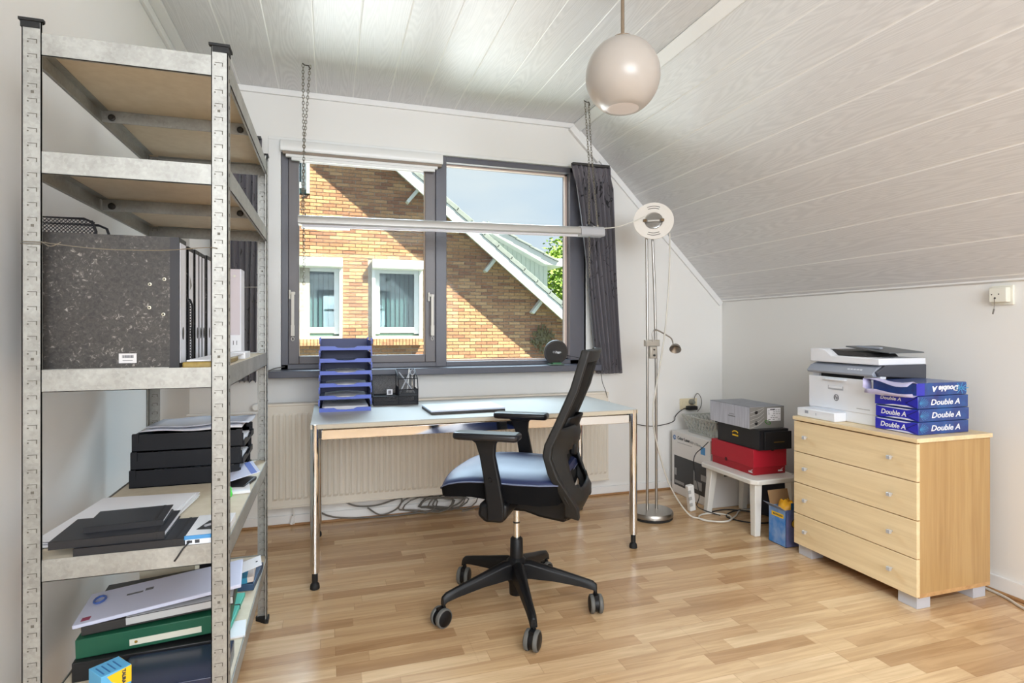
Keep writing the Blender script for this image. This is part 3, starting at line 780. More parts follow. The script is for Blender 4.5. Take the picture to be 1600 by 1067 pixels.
rod((.37, oy0, oz + .085), (.37, oy0 + .02, oz + .145), (.37, oy1, oz + .19)); rod((ox1, oy0, oz + .085), (ox1, oy0 + .02, oz + .145), (ox1, oy1, oz + .19)); rod((.37, oy0 + .02, oz + .145), (ox1, oy0 + .02, oz + .145))
rod((ox0, oy0, oz + .048), (ox0, oy1, oz + .16))
fr.build('wire_frame', WB, og, smooth=50)
ms = M()
for a in (((ox0, oy1, oz), (ox1 - ox0, 0, 0), (0, 0, .158)), ((ox1, oy0, oz), (0, oy1 - oy0, 0), (0, 0, .085)), ((.37, oy0, oz + .048), (0, oy1 - oy0, 0), (0, 0, .05)),
          ((ox0, oy0, oz), (ox1 - ox0, 0, 0), (0, 0, .046)), ((ox0, oy0, oz + .048), (ox1 - ox0, 0, 0), (0, oy1 - oy0, 0)), ((.37, oy0, oz + .048), (ox1 - .37, 0, 0), (0, 0, .036))):
    lattice(ms, *a, .0046, .0019)
o = ms.build('mesh_panel', WB, og); o['kind'] = 'stuff'
M().tube([(.30, oy0 - .003, oz + .047), (.315, oy0 - .004, oz + .036), (.345, oy0 - .004, oz + .036), (.36, oy0 - .003, oz + .047)], .0022, 6).build('drawer_handle', WB, og)
tag(M().box(.31, .342, 3.33, 3.336, oz + .052, oz + .082).box(.318, .334, 3.328, 3.332, oz + .058, oz + .076, 1).build('note_block', [PAPER, mat('grey_print', (120, 120, 126), .7)]), 'small white block standing in the mesh organiser', 'note block')
for k, (a, b, m_, lb) in enumerate((((.38, 3.31, .80), (.455, 3.40, .925), SILV, 'silver pen leaning left to right in the mesh organiser'), ((.465, 3.31, .80), (.385, 3.395, .915), SILV, 'silver pen crossing the other in the mesh organiser'),
                             ((.43, 3.37, .80), (.445, 3.395, .935), WHITE, 'white upright marker in the mesh organiser'))):
    tag(M().tube([a, Vector(a).lerp(Vector(b), .93), b], [.004, .0045, .002], 8).build('pen', m_), lb, 'pen', 'pens in the mesh organiser')
sc_ = thing('scissors', 'grey handled scissors standing in the mesh organiser', 'scissors', (.46, 3.37, .80))
M().tube([(.46 + .012 * math.cos(a), 3.37, .915 + .016 * math.sin(a)) for a in [i * PI / 4 for i in range(8)]], .003, 6, closed=True).build('handle', SILV, sc_)
M().box(.457, .461, 3.369, 3.371, .795, .90).build('blade', CHROME, sc_)

# laptop lying closed
lt = thing('laptop', 'flat closed silver laptop with a dark edge on the desk', 'laptop', (.67, 2.97, .7401), .035)
M().box(-.195, .195, -.125, .125, .0, .012).build('base', BLACK2, lt, bevel=.003, world=False)
M().box(-.195, .195, -.125, .125, .0125, .021).build('lid', mat('silver_lid', (198, 204, 220), .4), lt, bevel=.002, world=False)
M().cyl((-.12, .123, .009), (.12, .123, .009), .006).build('hinge', BLACK, lt, world=False)

# ------------------------------------------------------------------ round speaker on the sill
sp = thing('round_speaker', 'flat round dark grey device standing on the window sill', 'speaker', (1.44, YF - .07, .925))
Rx = rotm('Z', -.12) @ rotm('X', PI / 2 + .12); c = Vector((1.45, YF - .065, 1.012))
M().lathe([(.06, -.022), (.078, -.018), (.082, -.006), (.082, .006), (.078, .012), (.074, .0135)], c, Rx, 48).build('housing', mat('warm_grey_plastic', (66, 62, 60), .5), sp, smooth=50)
M().lathe([(.005, .0138), (.0735, .0138)], c, Rx, 48).build('front_disc', mat('dark_taupe_plastic', (58, 55, 53), .45), sp)
M().box(1.40, 1.50, YF - .095, YF - .035, .9252, .934).build('stand', mat('smoked_clear_stand', (96, 118, 104), .15), sp, bevel=.003)
M().box(1.42, 1.48, YF - .09, YF - .04, .934, .942).build('status_light', mat('green_light', (60, 120, 80), .4), sp)
rr_ = Rx @ Vector((1, 0, 0)); uu_ = Rx @ Vector((0, 1, 0)); nn_ = Rx @ Vector((0, 0, 1))
text('Ziggo', .018, PAPER, sp, c + nn_ * .0142 + rr_ * -.008 - uu_ * .004, rr_, uu_, bold=.0004)
M().tube([c + nn_ * .0145 + rr_ * (-.018 + .0055 * math.cos(a)) + uu_ * (.002 + .0055 * math.sin(a)) for a in [i * PI / 6 for i in range(12)]], .0008, 4, closed=True).build('emblem', PAPER, sp)
tag(M().tube(spline([(1.52, YF - .05, .99), (1.60, YF - .06, .975), (1.69, YF - .10, .95), (1.745, YF - .12, .90), (1.775, YF - .11, .80), (1.80, YF - .105, .745), (1.80, YF - .13, .70)]), .0022, 6).build('cable', CABB, smooth=60), 'thin black cable from the round device down behind the radiator', 'cable')

# ------------------------------------------------------------------ cables
def cable(label, pts, r, m, closed=False, n=8):
    return tag(M().tube(spline(pts, n), r, 6).build('cable', m, smooth=60), label, 'cable')
random.seed(5)
cable('grey cable sagging below the left part of the radiator', [(-.12, YF - .05, .13), (0, YF - .06, .05), (.2, YF - .06, .02), (.5, YF - .06, .018), (.75, YF - .06, .04), (.85, YF - .05, .11)], .005, CABG)
cable('grey cable hanging in two loops under the radiator', [(.08, YF - .05, .13), (.16, YF - .06, .095), (.28, YF - .06, .09), (.42, YF - .06, .12), (.40, YF - .06, .06), (.30, YF - .065, .03), (.22, YF - .06, .08)], .005, CABG)
tg = M()
for k in range(7):
    cx = .62 + random.uniform(-.1, .16); rx = random.uniform(.08, .17); rz = random.uniform(.03, .05); cy = YF - .055 - k * .004
    tg.tube([(cx + rx * math.cos(a), cy + .008 * math.sin(2 * a), .07 + rz * math.sin(a) + .01 * math.cos(3 * a)) for a in [i * PI / 8 for i in range(16)]], .0045, 6, closed=True)
tag(tg.build('cable_coil', CABG, smooth=60), 'tangled coil of grey cable on the floor below the radiator', 'cable')
cable('thin grey cable at the right of the coil below the radiator', [(.80, YF - .09, .012), (.88, YF - .08, .02), (.97, YF - .07, .05), (1.0, YF - .06, .125)], .0035, CABG)
cable('thin cable running from the left sill corner down to the radiator', [(WX0 + .09, YF - .01, .943), (WX0 + .03, YF - .08, .935), (WX0 - .008, YF - .10, .90), (WX0 - .02, YF - .04, .82), (WX0 - .0, YF - .02, .745)], .003, CABG)
cable('beige cable on the floor behind the chest of drawers', [(2.80, 1.90, .006), (2.80, 1.80, .006), (2.785, 1.72, .006), (2.74, 1.60, .006), (2.70, 1.3, .006)], .0055, CABW)

# ------------------------------------------------------------------ floor lamp
fl_ = thing('floor_lamp', 'brushed steel twin-pole uplighter with reading arm right of the desk', 'lamp', (1.905, 3.14, 0))
bx, by = 1.905, 3.14
M().lathe([(.125, 0), (.13, .004), (.13, .018)], (bx, by, 0), None, 48).build('rubber_base_ring', RUB, fl_, smooth=40)
M().lathe([(.132, .018), (.133, .035), (.126, .045), (.06, .049), (.01, .05)], (bx, by, 0), None, 48).build('base', BRUSH, fl_, smooth=40)
M().tube([(bx - .03, by, .045), (bx - .028, by, 1.05), (bx - .035, by, 1.78)], .0082, 12).build('pole', BRUSH, fl_, smooth=40)
M().tube([(bx + .035, by, .045), (bx + .032, by, 1.02), (bx + .022, by, 1.4), (bx + .005, by, 1.78)], .0082, 12).build('pole', BRUSH, fl_, smooth=40)
HC = Vector((1.908, 3.12, 1.835)); nrm = Vector((-.46, -.80, .22)).normalized(); Rh = nrm.to_track_quat('Z', 'Y').to_matrix()
M().lathe([(.118, -.004), (.122, .002), (.120, .006), (.056, .004), (.052, -.012), (.03, -.02), (.004, -.022)], HC, Rh, 48, cap=False).build('reflector_dish', mat('white_enamel', (226, 220, 212), .35), fl_, smooth=40)
M().lathe([(.05, -.055), (.09, -.035), (.117, -.006)], HC, Rh, 48, cap=True).build('lamp_shade', BRUSH, fl_, smooth=40)
hx = Rh @ Vector((1, 0, 0)); hx.z = 0; hx.normalize(); hy = nrm.cross(hx).normalized()
M().cyl(HC + hx * -.035 + nrm * .002, HC + hx * .035 + nrm * .002, .006).build('halogen_bulb', mat('clear_bulb', (236, 232, 226), .1), fl_, smooth=40)
for s in (-1, 1):
    M().obox(HC + hx * .052 * s + nrm * .008, (.022, .016, .014), Matrix((hx, hy, nrm)).transposed()).build('bulb_holder', mat('brass_clip', (120, 100, 74), .4, .7), fl_, bevel=.002)
M().lathe([(.0005, .0085), (.046, .0085), (.052, .006)], HC, Rh, 40, cap=False).build('glass_cover', glass_mat('lamp_cover_glass', (.9, .9, .9), .12), fl_, smooth=40)
sl_ = M()
for s in (-1, 1):
    for rad in (.082, .096):
        sl_.tube([HC + (hx * math.cos(a) + hy * math.sin(a) * s) * rad + nrm * .0055 for a in [PI / 2 - .42 + i * .084 for i in range(11)]], .0017, 4)
sl_.build('vent_slots', BLACK2, fl_)
M().box(bx - .045, bx + .05, by - .018, by + .018, 1.06, 1.10).build('clamp', mat('nickel_grey_bracket', (176, 170, 160), .4, .3), fl_, bevel=.004)
M().box(bx - .022, bx + .028, by - .024, by + .01, .985, 1.06).build('dimmer_housing', mat('nickel_grey_bracket', (176, 170, 160), .4, .3), fl_, bevel=.006)
M().lathe([(.005, 0), (.0045, .006)], (bx + .004, by - .024, 1.04), rotm('X', PI / 2), 12).lathe([(.007, 0), (.006, .01)], (bx + .004, by - .024, 1.005), rotm('X', PI / 2), 12).build('dimmer_knob', BLACK2, fl_)
M().tube(spline([(bx - .002, by - .02, 1.09), (bx - .004, by - .02, 1.14), (bx + .02, by - .02, 1.162), (bx + .09, by - .03, 1.128), (bx + .125, by - .03, 1.105), (bx + .135, by - .03, 1.075)]), .0045, 8).build('reading_arm', BRUSH, fl_, smooth=50)
rh = Vector((bx + .148, by - .035, 1.045)); rn = Vector((-.35, -.45, -.55)).normalized(); Rr = rn.to_track_quat('Z', 'Y').to_matrix()
M().lathe([(.004, -.034), (.016, -.03), (.03, -.014), (.036, .004), (.036, .008), (.03, .004), (.012, -.010), (.002, -.012)], rh, Rr, 28).build('reading_head', BRUSH, fl_, smooth=60)
cable('white cord from the tube light to the floor lamp head', [(TR.x - .06, 3.25, 1.805), (TR.x, 3.24, 1.795), (1.70, 3.2, 1.80), (1.80, 3.16, 1.835), (1.845, 3.12, 1.86)], .0032, CABW)
cable('white cord hanging beside the floor lamp poles to the floor', [(2.01, 3.10, 1.76), (2.0, 3.09, 1.5), (1.975, 3.09, 1.2), (1.945, 3.09, 1.0), (1.905, 3.09, .8), (1.885, 3.09, .62), (1.92, 3.08, .42), (1.99, 3.06, .2), (2.09, 3.03, .04),
      (2.16, 3.0, .008), (2.22, 2.93, .006), (2.31, 2.92, .006), (2.37, 3.0, .006), (2.30, 3.07, .006), (2.20, 3.06, .006), (2.16, 2.98, .006), (2.26, 2.90, .012), (2.40, 2.98, .006), (2.50, 3.06, .006), (2.60, 3.05, .006), (2.66, 2.93, .006)], .0048, CABW)

# ------------------------------------------------------------------ socket, adapter and cord on the front wall
sk = thing('wall_socket', 'cream double wall socket behind the lattice basket', 'socket', (2.51, YF, .62))
M().box(2.455, 2.60, YF - .010, YF, .575, .655).build('socket_plate', mat('cream_plastic', (222, 210, 180), .4), sk, bevel=.003)
for sx in (2.49, 2.56): M().lathe([(.026, 0), (.026, .004), (.022, .004), (.021, .001), (.001, .001)], (sx, YF - .0101, .615), rotm('X', PI / 2), 24, cap=False).build('socket_ring', mat('cream_plastic', (222, 210, 180), .4), sk, smooth=30)
pg = thing('plug', 'round grey plug with cord in the cream wall socket', 'plug', (2.545, YF - .03, .63))
M().lathe([(.02, 0), (.021, .02), (.014, .035), (.012, .04)], (2.545, YF - .011, .63), rotm('X', PI / 2), 24).build('plug_body', mat('grey_plug', (132, 132, 122), .5), pg, smooth=40)
M().tube(spline([(2.548, YF - .045, .635), (2.552, YF - .05, .672), (2.575, YF - .05, .695), (2.60, YF - .05, .67), (2.61, YF - .05, .63), (2.60, YF - .05, .59), (2.58, YF - .04, .56)]), .0028, 6).build('plug_cord', CABG, pg, smooth=60)
ad = thing('power_adapter', 'black power adapter plugged below the round grey plug', 'adapter', (2.53, YF - .03, .58))
M().box(2.50, 2.575, YF - .055, YF - .011, .573, .602).build('adapter_body', BLACK, ad, bevel=.004)
M().tube(spline([(2.50, YF - .035, .588), (2.47, YF - .035, .585), (2.43, YF - .03, .56), (2.40, YF - .03, .53), (2.39, YF - .03, .50), (2.33, YF - .03, .48), (2.2, YF - .03, .47), (2.05, YF - .03, .50), (1.92, YF - .04, .56), (1.86, YF - .04, .66)]), .003, 6).build('adapter_cord', CABB, ad, smooth=60)

# ------------------------------------------------------------------ printer carton
cx0, cx1, cy0, cy1, cz = 2.352, 2.80, 3.165, 3.60, .440
cb = thing('printer_carton', 'white cardboard carton of a colour laser printer in the corner', 'box', ((cx0 + cx1) / 2, (cy0 + cy1) / 2, 0))
M().box(cx0, cx1, cy0, cy1, 0.001, cz).build('carton', mat('white_carton', (222, 220, 218), .6), cb, bevel=.003)
M().box(cx0 - .0006, cx0 + .001, cy0 + .04, cy1 - .03, .06, .27).build('printed_picture', mat('dark_print', (48, 48, 50), .45), cb)
pp = M(); pp.box(cx0 - .0014, cx0, 3.25, 3.34, .09, .145); pp.box(cx0 - .0014, cx0, 3.33, 3.34, .145, .21); pp.box(cx0 - .0014, cx0, cy1 - .06, cy1 - .035, .13, .18)
pp.box(cx0 - .0014, cx0, 3.19, 3.26, .16, .20).box(cx0 - .0014, cx0, 3.45, 3.56, .075, .095)
pp.build('picture_highlights', mat('grey_print2', (150, 150, 150), .5), cb)
M().box(cx0 - .0012, cx0 + .001, 3.215, 3.262, .335, .385).build('blue_badge', mat('blue_print', (70, 140, 196), .5), cb)
M().lathe([(.0005, 0), (.017, 0), (.017, .001)], (cx0 - .0012, 3.565, .395), rotm('Y', -PI / 2), 28).build('emblem', mat('logo_blue', (60, 110, 170), .5), cb)
text('hp', .026, PAPER, cb, (cx0 - .0024, 3.575, .389), (0, -1, 0), (0, 0, 1), shear=.2)
text('Color Laser', .030, mat('text_dark', (60, 60, 64), .6), cb, (cx0 - .0010, 3.53, .388), (0, -1, 0), (0, 0, 1), bold=.0009)
text('MFP 178nw', .026, mat('text_grey', (150, 150, 150), .6), cb, (cx0 - .0010, 3.385, .382), (0, -1, 0), (0, 0, 1))
M().box(cx0 - .0012, cx0, 3.36, 3.53, .364, .367).build('printed_line', mat('text_grey', (150, 150, 150), .6), cb)
for hx_ in (2.50, 2.70): M().box(hx_ - .04, hx_ + .025, cy0 - .0008, cy0 + .002, .20, .27).build('carry_hole', BLACK2, cb, bevel=.001)
M().box(2.46, 2.53, 3.42, 3.44, cz, cz + .0008).build('printed_mark', mat('text_grey', (150, 150, 150), .6), cb)

# lattice basket
bk_ = thing('lattice_basket', 'grey plastic lattice basket on the white printer carton', 'basket', (2.57, 3.35, cz))
Z0, Z1 = cz + .001, cz + .118
BK = mat('grey_basket_plastic', (182, 184, 178), .5)
bo = [(2.425, 3.185), (2.72, 3.185), (2.72, 3.50), (2.425, 3.50)]; to = [(2.392, 3.155), (2.755, 3.155), (2.755, 3.535), (2.392, 3.535)]
lm = M()
for i in range(4):
    a0, a1 = Vector((*bo[i], Z0 + .006)), Vector((*bo[(i + 1) % 4], Z0 + .006)); b0, b1 = Vector((*to[i], Z1)), Vector((*to[(i + 1) % 4], Z1))
    nrm_ = (a1 - a0).cross(b0 - a0).normalized(); K = 11
    for k in range(K):
        for sh in (2.2,):
            p = a0.lerp(a1, k / K); q = b0.lerp(b1, min(1, max(0, (k + sh) / K))); lm.bar(p, q, .0085, .002, nrm_)
            p = a0.lerp(a1, min(1, (k + .5) / K)); q = b0.lerp(b1, min(1, max(0, (k + .5 - sh) / K))); lm.bar(p, q, .0055, .002, nrm_)
lm.build('lattice_side', BK, bk_)
rm = M()
for i in range(4): rm.bar((*to[i], Z1), (*to[(i + 1) % 4], Z1), .012, .008); rm.bar((*bo[i], Z0 + .004), (*bo[(i + 1) % 4], Z0 + .004), .006, .008)
rm.build('rim', BK, bk_, bevel=.002)
M().box(bo[0][0], bo[1][0], bo[0][1], bo[2][1], Z0, Z0 + .003).build('base', BK, bk_)
tag(M().tube([(2.60 + .05 * math.cos(a), 3.37, .56 + .06 * math.sin(a)) for a in [i * PI / 10 for i in range(20)]], .011, 8, closed=True).build('headphones', BLACK, smooth=60), 'black rounded headphone band sticking out of the lattice basket', 'headphones')

# ------------------------------------------------------------------ white stool
st = thing('stool', 'low white wooden stool carrying the shoe boxes', 'stool', (2.42, 2.90, 0))
sx0, sx1, sy0, sy1, sz = 2.255, 2.60, 2.645, 3.150, .318
ST = mat('white_stool_paint', (224, 222, 216), .45)
M().prism([(sx0 + .03, sy0), (sx1 - .03, sy0), (sx1, sy0 + .03), (sx1, sy1 - .03), (sx1 - .03, sy1), (sx0 + .03, sy1), (sx0, sy1 - .03), (sx0, sy0 + .03)], sz - .028, sz, 2).build('seat', ST, st, bevel=.006)
for lx, ly, ox, oy in ((sx0 + .05, sy0 + .045, -.012, -.012), (sx1 - .05, sy0 + .045, .012, -.012), (sx0 + .05, sy1 - .075, -.012, .035), (sx1 - .05, sy1 - .075, .012, .035)):
    lw = .024
    M().loft([[(lx + i * lw, ly + j * lw, sz - .028) for i, j in ((-1, -1), (1, -1), (1, 1), (-1, 1))], [(lx + ox + i * .019, ly + oy + j * .019, 0) for i, j in ((-1, -1), (1, -1), (1, 1), (-1, 1))]]).build('leg', ST, st, bevel=.004)
M().lathe([(.007, 0), (.001, .0006)], (sx1 - .02, sy0 + .06, sz), None, 12).build('screw_cap', BLACK, st)

# shoe boxes
def obj_box(mm, name, m, t, bevel=.0015): return mm.build(name, m, t, bevel=bevel)
rb = thing('shoe_box', 'red shoe box with lid, lowest on the stool', 'shoe box', (2.45, 2.93, sz), 0, 'shoe boxes on the white stool')
RED = mat('red_cardboard', (178, 26, 46), .5)
x0, x1, y0, y1, z0 = 2.336, 2.57, 2.745, 3.128, sz + .0005
M().box(x0 + .004, x1 - .004, y0 + .004, y1 - .004, z0, z0 + .12).build('box_body', mat('dark_red_cardboard', (160, 20, 36), .5), rb, bevel=.001)
M().box(x0 - .001, x1 + .001, y0 - .001, y1 + .001, z0 + .045, z0 + .149).build('lid', RED, rb, bevel=.0015)
M().lathe([(.012, 0), (.001, .001)], (x0 - .0012, 2.985, z0 + .047), rotm('Y', -PI / 2), 20).build('thumb_notch', mat('notch_shadow_red', (70, 8, 18), .8), rb)
M().prism([(2.47 + .014 * math.cos(a), z0 + .1485 + .014 * math.sin(a)) for a in [-PI + i * PI / 10 for i in range(11)]], y0 - .0018, y0 - .0009).build('thumb_notch', mat('notch_shadow_red', (70, 8, 18), .8), rb)
text('PUMA', .012, PAPER, rb, (x0 + .0035, 2.79, z0 + .012), (0, -1, 0), (0, 0, 1), bold=.0008)
text('PUMA', .012, PAPER, rb, (2.515, y0 + .0035, z0 + .012), (1, 0, 0), (0, 0, 1), bold=.0008)
def cat(o, r, u):
    o = Vector(o); r = Vector(r); u = Vector(u); pts = [(0, 0), (.006, .003), (.012, .004), (.017, .008), (.024, .013), (.027, .014), (.026, .011), (.022, .008), (.023, .003), (.019, .005), (.014, .0), (.008, .0), (.003, -.002)]
    n = r.cross(u) * .0005; pts = [(a * .75, b * .75) for a, b in pts]
    vs = [o + r * a + u * b + n for a, b in pts]; return M().add(vs, [tuple(range(len(vs)))])
cat((x0 + .0030, 2.775, z0 + .024), (0, -1, 0), (0, 0, 1)).build('emblem', PAPER, rb)
cat((2.53, y0 + .0030, z0 + .024), (1, 0, 0), (0, 0, 1)).build('emblem', PAPER, rb)
kb = thing('shoe_box', 'black shoe box with yellow logo between the red and the grey one', 'shoe box', (2.45, 2.9, sz + .15), 0, 'shoe boxes on the white stool')
BKB = mat('black_cardboard', (24, 24, 28), .5)
x0, x1, y0, y1, z0 = 2.347, 2.555, 2.712, 3.08, sz + .1505
M().box(x0, x1, y0, y1, z0, z0 + .118).build('box_body', BKB, kb, bevel=.0015)
M().box(x0 + .03, x1 + .012, y0 - .012, y0 - .001, z0 + .002, z0 + .105).build('end_flap', BKB, kb, bevel=.0015)
ar = M().tube([(x0 - .001, 2.915 - .024 * math.cos(a), z0 + .066 + .014 * math.sin(a) ** .7) for a in [.15 + i * (PI - .3) / 8 for i in range(9)]], .0032, 5)
ar.build('emblem', YELL, kb)
for q in range(6): M().box(x0 - .0010, x0 + .0002, 2.940 - q * .0088 - .0068, 2.940 - q * .0088, z0 + .050, z0 + .059).build('printed_mark', YELL, kb)
M().box(2.44, 2.515, y0 - .0135, y0 - .012, z0 + .044, z0 + .047).build('gold_line', mat('dull_gold', (150, 116, 40), .5), kb)
gb = thing('shoe_box', 'pale grey streaked shoe box with white label, top of the pile', 'shoe box', (2.45, 2.94, sz + .27), 0, 'shoe boxes on the white stool')
x0, x1, y0, y1, z0 = 2.318, 2.562, 2.755, 3.118, sz + .269
GREYB = mat('pale_streaked_cardboard', (196, 200, 212), .55, noise=(18, (168, 172, 186), .9), stretch=(6, 6, .35))
GREYE = mat('mid_grey_cardboard', (128, 126, 122), .55)
GREYT = mat('grey_top_cardboard', (150, 154, 162), .5, noise=(14, (120, 124, 134), .8), stretch=(1, 4, 1))
M().box(x0, x1, y0 + .002, y1, z0, z0 + .124).build('box_body', GREYB, gb, bevel=.0015)
M().box(x0, x1, y0 - .001, y0 + .0018, z0, z0 + .125).build('end_panel', GREYE, gb)
M().box(x0, x1, y0, y1, z0 + .1245, z0 + .127).build('lid_top', GREYT, gb)
for zz in (z0 + .032, z0 + .095): M().lathe([(.0115, 0), (.001, .0006)], (x0 + .045, y0 - .0012, zz), rotm('X', PI / 2), 20).build('finger_hole', BLACK, gb)
lw_ = M()
for k in range(5): lw_.tube(spline([(x0 + .004, y0 - .0014, z0 + .006 + k * .022), (x0 + .03, y0 - .0014, z0 + .012 + k * .022), (x0 + .065, y0 - .0014, z0 + .022 + k * .022), (x0 + .10, y0 - .0014, min(z0 + .12, z0 + .045 + k * .022))], 4), .0009, 4)
lw_.build('printed_lines', mat('light_line_print', (190, 188, 184), .5), gb)
M().box(x0 + .122, x0 + .218, y0 - .0026, y0 - .001, z0 + .040, z0 + .116).build('sticker', PAPER, gb)
lb = M(); rnd = random.Random(2)
for r_i in range(6):
    xx = x0 + .128
    while xx < x0 + .205:
        w_ = rnd.uniform(.004, .018)
        if rnd.random() > .35: lb.box(xx, min(xx + w_, x0 + .214), y0 - .0031, y0 - .0026, z0 + .048 + r_i * .011, z0 + .0505 + r_i * .011)
        xx += w_ + .005
lb.box(x0 + .142, x0 + .178, y0 - .0031, y0 - .0026, z0 + .106, z0 + .111)
lb.build('sticker_print', mat('text_dark', (60, 60, 64), .6), gb)
M().tube([(x0 + .125 + .018 * math.cos(a) - .006 * math.sin(a), y0 - .003, z0 + .035 - .010 * math.cos(a) - .008 * math.sin(a)) for a in [i * PI / 6 for i in range(12)]], .0022, 5, closed=True).build('green_mark', mat('green_print', (70, 132, 50), .5), gb)
M().box(x0 - .0006, x0, 2.88, 2.945, z0 + .052, z0 + .058).box(x0 - .0006, x0, 2.89, 2.935, z0 + .066, z0 + .069).build('side_print', mat('text_grey2', (110, 112, 120), .6), gb)

# power strip and black cords under the stool
ps = thing('power_strip', 'white power strip leaning against the left leg of the stool', 'power strip', (2.20, 3.16, 0))
M().obox((2.202, 3.16, .088), (.045, .035, .17), rotm('Y', -.16) @ rotm('X', .08)).build('strip_body', WHITE, ps, bevel=.006)
for dz in (.05, .09, .13): M().obox((2.197 - (dz - .088) * .16 - .012, 3.137, dz), (.022, .005, .022), rotm('Y', -.16)).build('outlet', mat('grey_socket', (170, 170, 168), .5), ps, bevel=.003)
cable('black cord hanging from the red shoe box to the power strip', [(2.325, 3.145, .44), (2.30, 3.17, .40), (2.25, 3.175, .36), (2.235, 3.175, .30), (2.24, 3.15, .20), (2.245, 3.13, .10), (2.235, 3.14, .04), (2.26, 3.10, .02), (2.32, 3.02, .006)], .0032, CABB)
cable('black cord looping on the floor under the stool', [(2.32, 3.10, .005), (2.42, 3.09, .012), (2.55, 3.02, .006), (2.60, 2.90, .006), (2.52, 2.82, .006), (2.40, 2.86, .006), (2.34, 2.98, .006), (2.44, 3.06, .006), (2.60, 3.08, .006)], .004, CABB)
bg_ = tag(M().loft([[(2.655 + i * .07, 2.85 + j * .16, z) for i, j in ((-1, -1), (1, -1), (1, 1), (-1, 1))] for z in (.001, .12, .24)] + [[(2.655 + i * .04, 2.85 + j * .10, .27) for i, j in ((-1, -1), (1, -1), (1, 1), (-1, 1))]]).build('bag', mat('dark_navy_cloth', (28, 30, 44), .8), bevel=.02), 'dark bag standing on the floor behind the stool', 'bag')

# open blue carton
oc = thing('open_carton', 'small open blue printed carton on the floor by the drawers', 'box', (2.385, 2.54, 0), 0)
BLP = mat('blue_sky_print', (58, 128, 204), .5, noise=(16, (150, 176, 216), .9), stretch=(1, 1, .8))
x0, x1, y0, y1, h = 2.315, 2.455, 2.475, 2.60, .195
c4 = M(); c4.box(x0, x0 + .002, y0, y1, .001, h, 0); c4.box(x0, x1, y0, y0 + .002, .001, h + .005, 1); c4.box(x1 - .002, x1, y0, y1, .001, h, 1); c4.box(x0, x1, y1 - .002, y1, .001, h, 0); c4.box(x0, x1, y0, y1, .001, .003, 1)
c4.build('carton_walls', [BLP, mat('blue_grey_print', (78, 96, 140), .5, noise=(12, (120, 110, 150), .8))], oc)
M().obox((2.395, y1 + .012, h + .032), (.135, .002, .085), rotm('X', -.28)).build('flap', CARD, oc)
M().obox((x0 - .020, 2.535, h + .014), (.052, .12, .002), rotm('Y', .6)).build('flap', mat('grey_blue_flap', (120, 132, 158), .6), oc)
M().obox((2.40, y0 + .001, h + .02), (.10, .002, .04)).build('flap', mat('dark_blue_flap', (30, 80, 130), .5), oc)
M().box(x0 - .001, x0, 2.492, 2.578, .150, .172).build('yellow_badge', YELL, oc)
for q in range(8): M().box(x0 - .0014, x0 - .001, 2.566 - q * .0088 - .006, 2.566 - q * .0088, .1565, .1655).build('printed_mark', mat('text_dark', (60, 60, 64), .6), oc)
M().lathe([(.026, 0), (.001, .001)], (2.375, y0 - .0008, .125), rotm('X', PI / 2), 24).build('round_badge', mat('text_dark', (60, 60, 64), .6), oc)
M().lathe([(.021, .0012), (.001, .002)], (2.375, y0 - .0008, .125), rotm('X', PI / 2), 24).build('round_badge', mat('dull_yellow', (200, 164, 40), .5), oc)
tag(M().loft([[(2.38 + .05 * math.cos(a) * q + .01 * math.sin(3 * a), 2.54 + .045 * math.sin(a) * q, .10 + z + .012 * math.sin(2 * a + q * 5)) for a in [i * PI / 4 for i in range(8)]] for q, z in ((.6, 0), (1.1, .05), (1.0, .10), (.7, .125), (.1, .13))]).build('plastic_bag', mat('orange_yellow_plastic', (244, 176, 20), .4), smooth=50), 'crumpled orange yellow bag inside the open blue carton', 'bag')

# ------------------------------------------------------------------ chest of drawers
ch = thing('chest_of_drawers', 'beech chest of four drawers against the right wall', 'drawers', (2.52, 2.07, 0))
cx0, cx1, cy0, cy1, cb0, ct = 2.322, 2.74, 1.755, 2.405, .052, .715
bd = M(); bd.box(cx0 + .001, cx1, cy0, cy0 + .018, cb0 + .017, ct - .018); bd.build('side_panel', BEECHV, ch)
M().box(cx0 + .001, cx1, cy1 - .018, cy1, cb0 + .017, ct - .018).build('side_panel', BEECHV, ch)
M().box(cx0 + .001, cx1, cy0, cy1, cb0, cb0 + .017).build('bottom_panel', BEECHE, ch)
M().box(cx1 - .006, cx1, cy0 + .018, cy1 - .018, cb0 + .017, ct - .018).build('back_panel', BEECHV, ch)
M().box(cx0 - .024, cx1 + .002, cy0 - .010, cy1 + .006, ct - .018, ct).build('top_panel', BEECH, ch, bevel=.0015)
dh = (ct - .020 - .058) / 4
for k in range(4):
    za = .058 + k * dh; zb = za + dh - .004
    dr = M().box(cx0 - .018, cx0, cy0 - .004, cy1 + .002, za, zb).build('drawer', BEECH, ch, bevel=.0012)
    M().box(cx0, cx1 - .03, cy0 + .03, cy1 - .03, za + .02, zb - .03).build('drawer_box', BEECHE, dr, world=False)
    for ky in (1.86, 2.322):
        kn = M(); kz = (za + zb) / 2 + .004; kn.cyl((cx0 - .018, ky, kz), (cx0 - .032, ky, kz), .0035, 10); kn.box(cx0 - .044, cx0 - .031, ky - .0085, ky + .0085, kz - .008, kz + .008)
        kn.build('knob', mat('satin_silver_knob', (205, 208, 214), .35, .5), dr, bevel=.0012, world=False)
FT = mat('silver_grey_block', (188, 190, 198), .5)
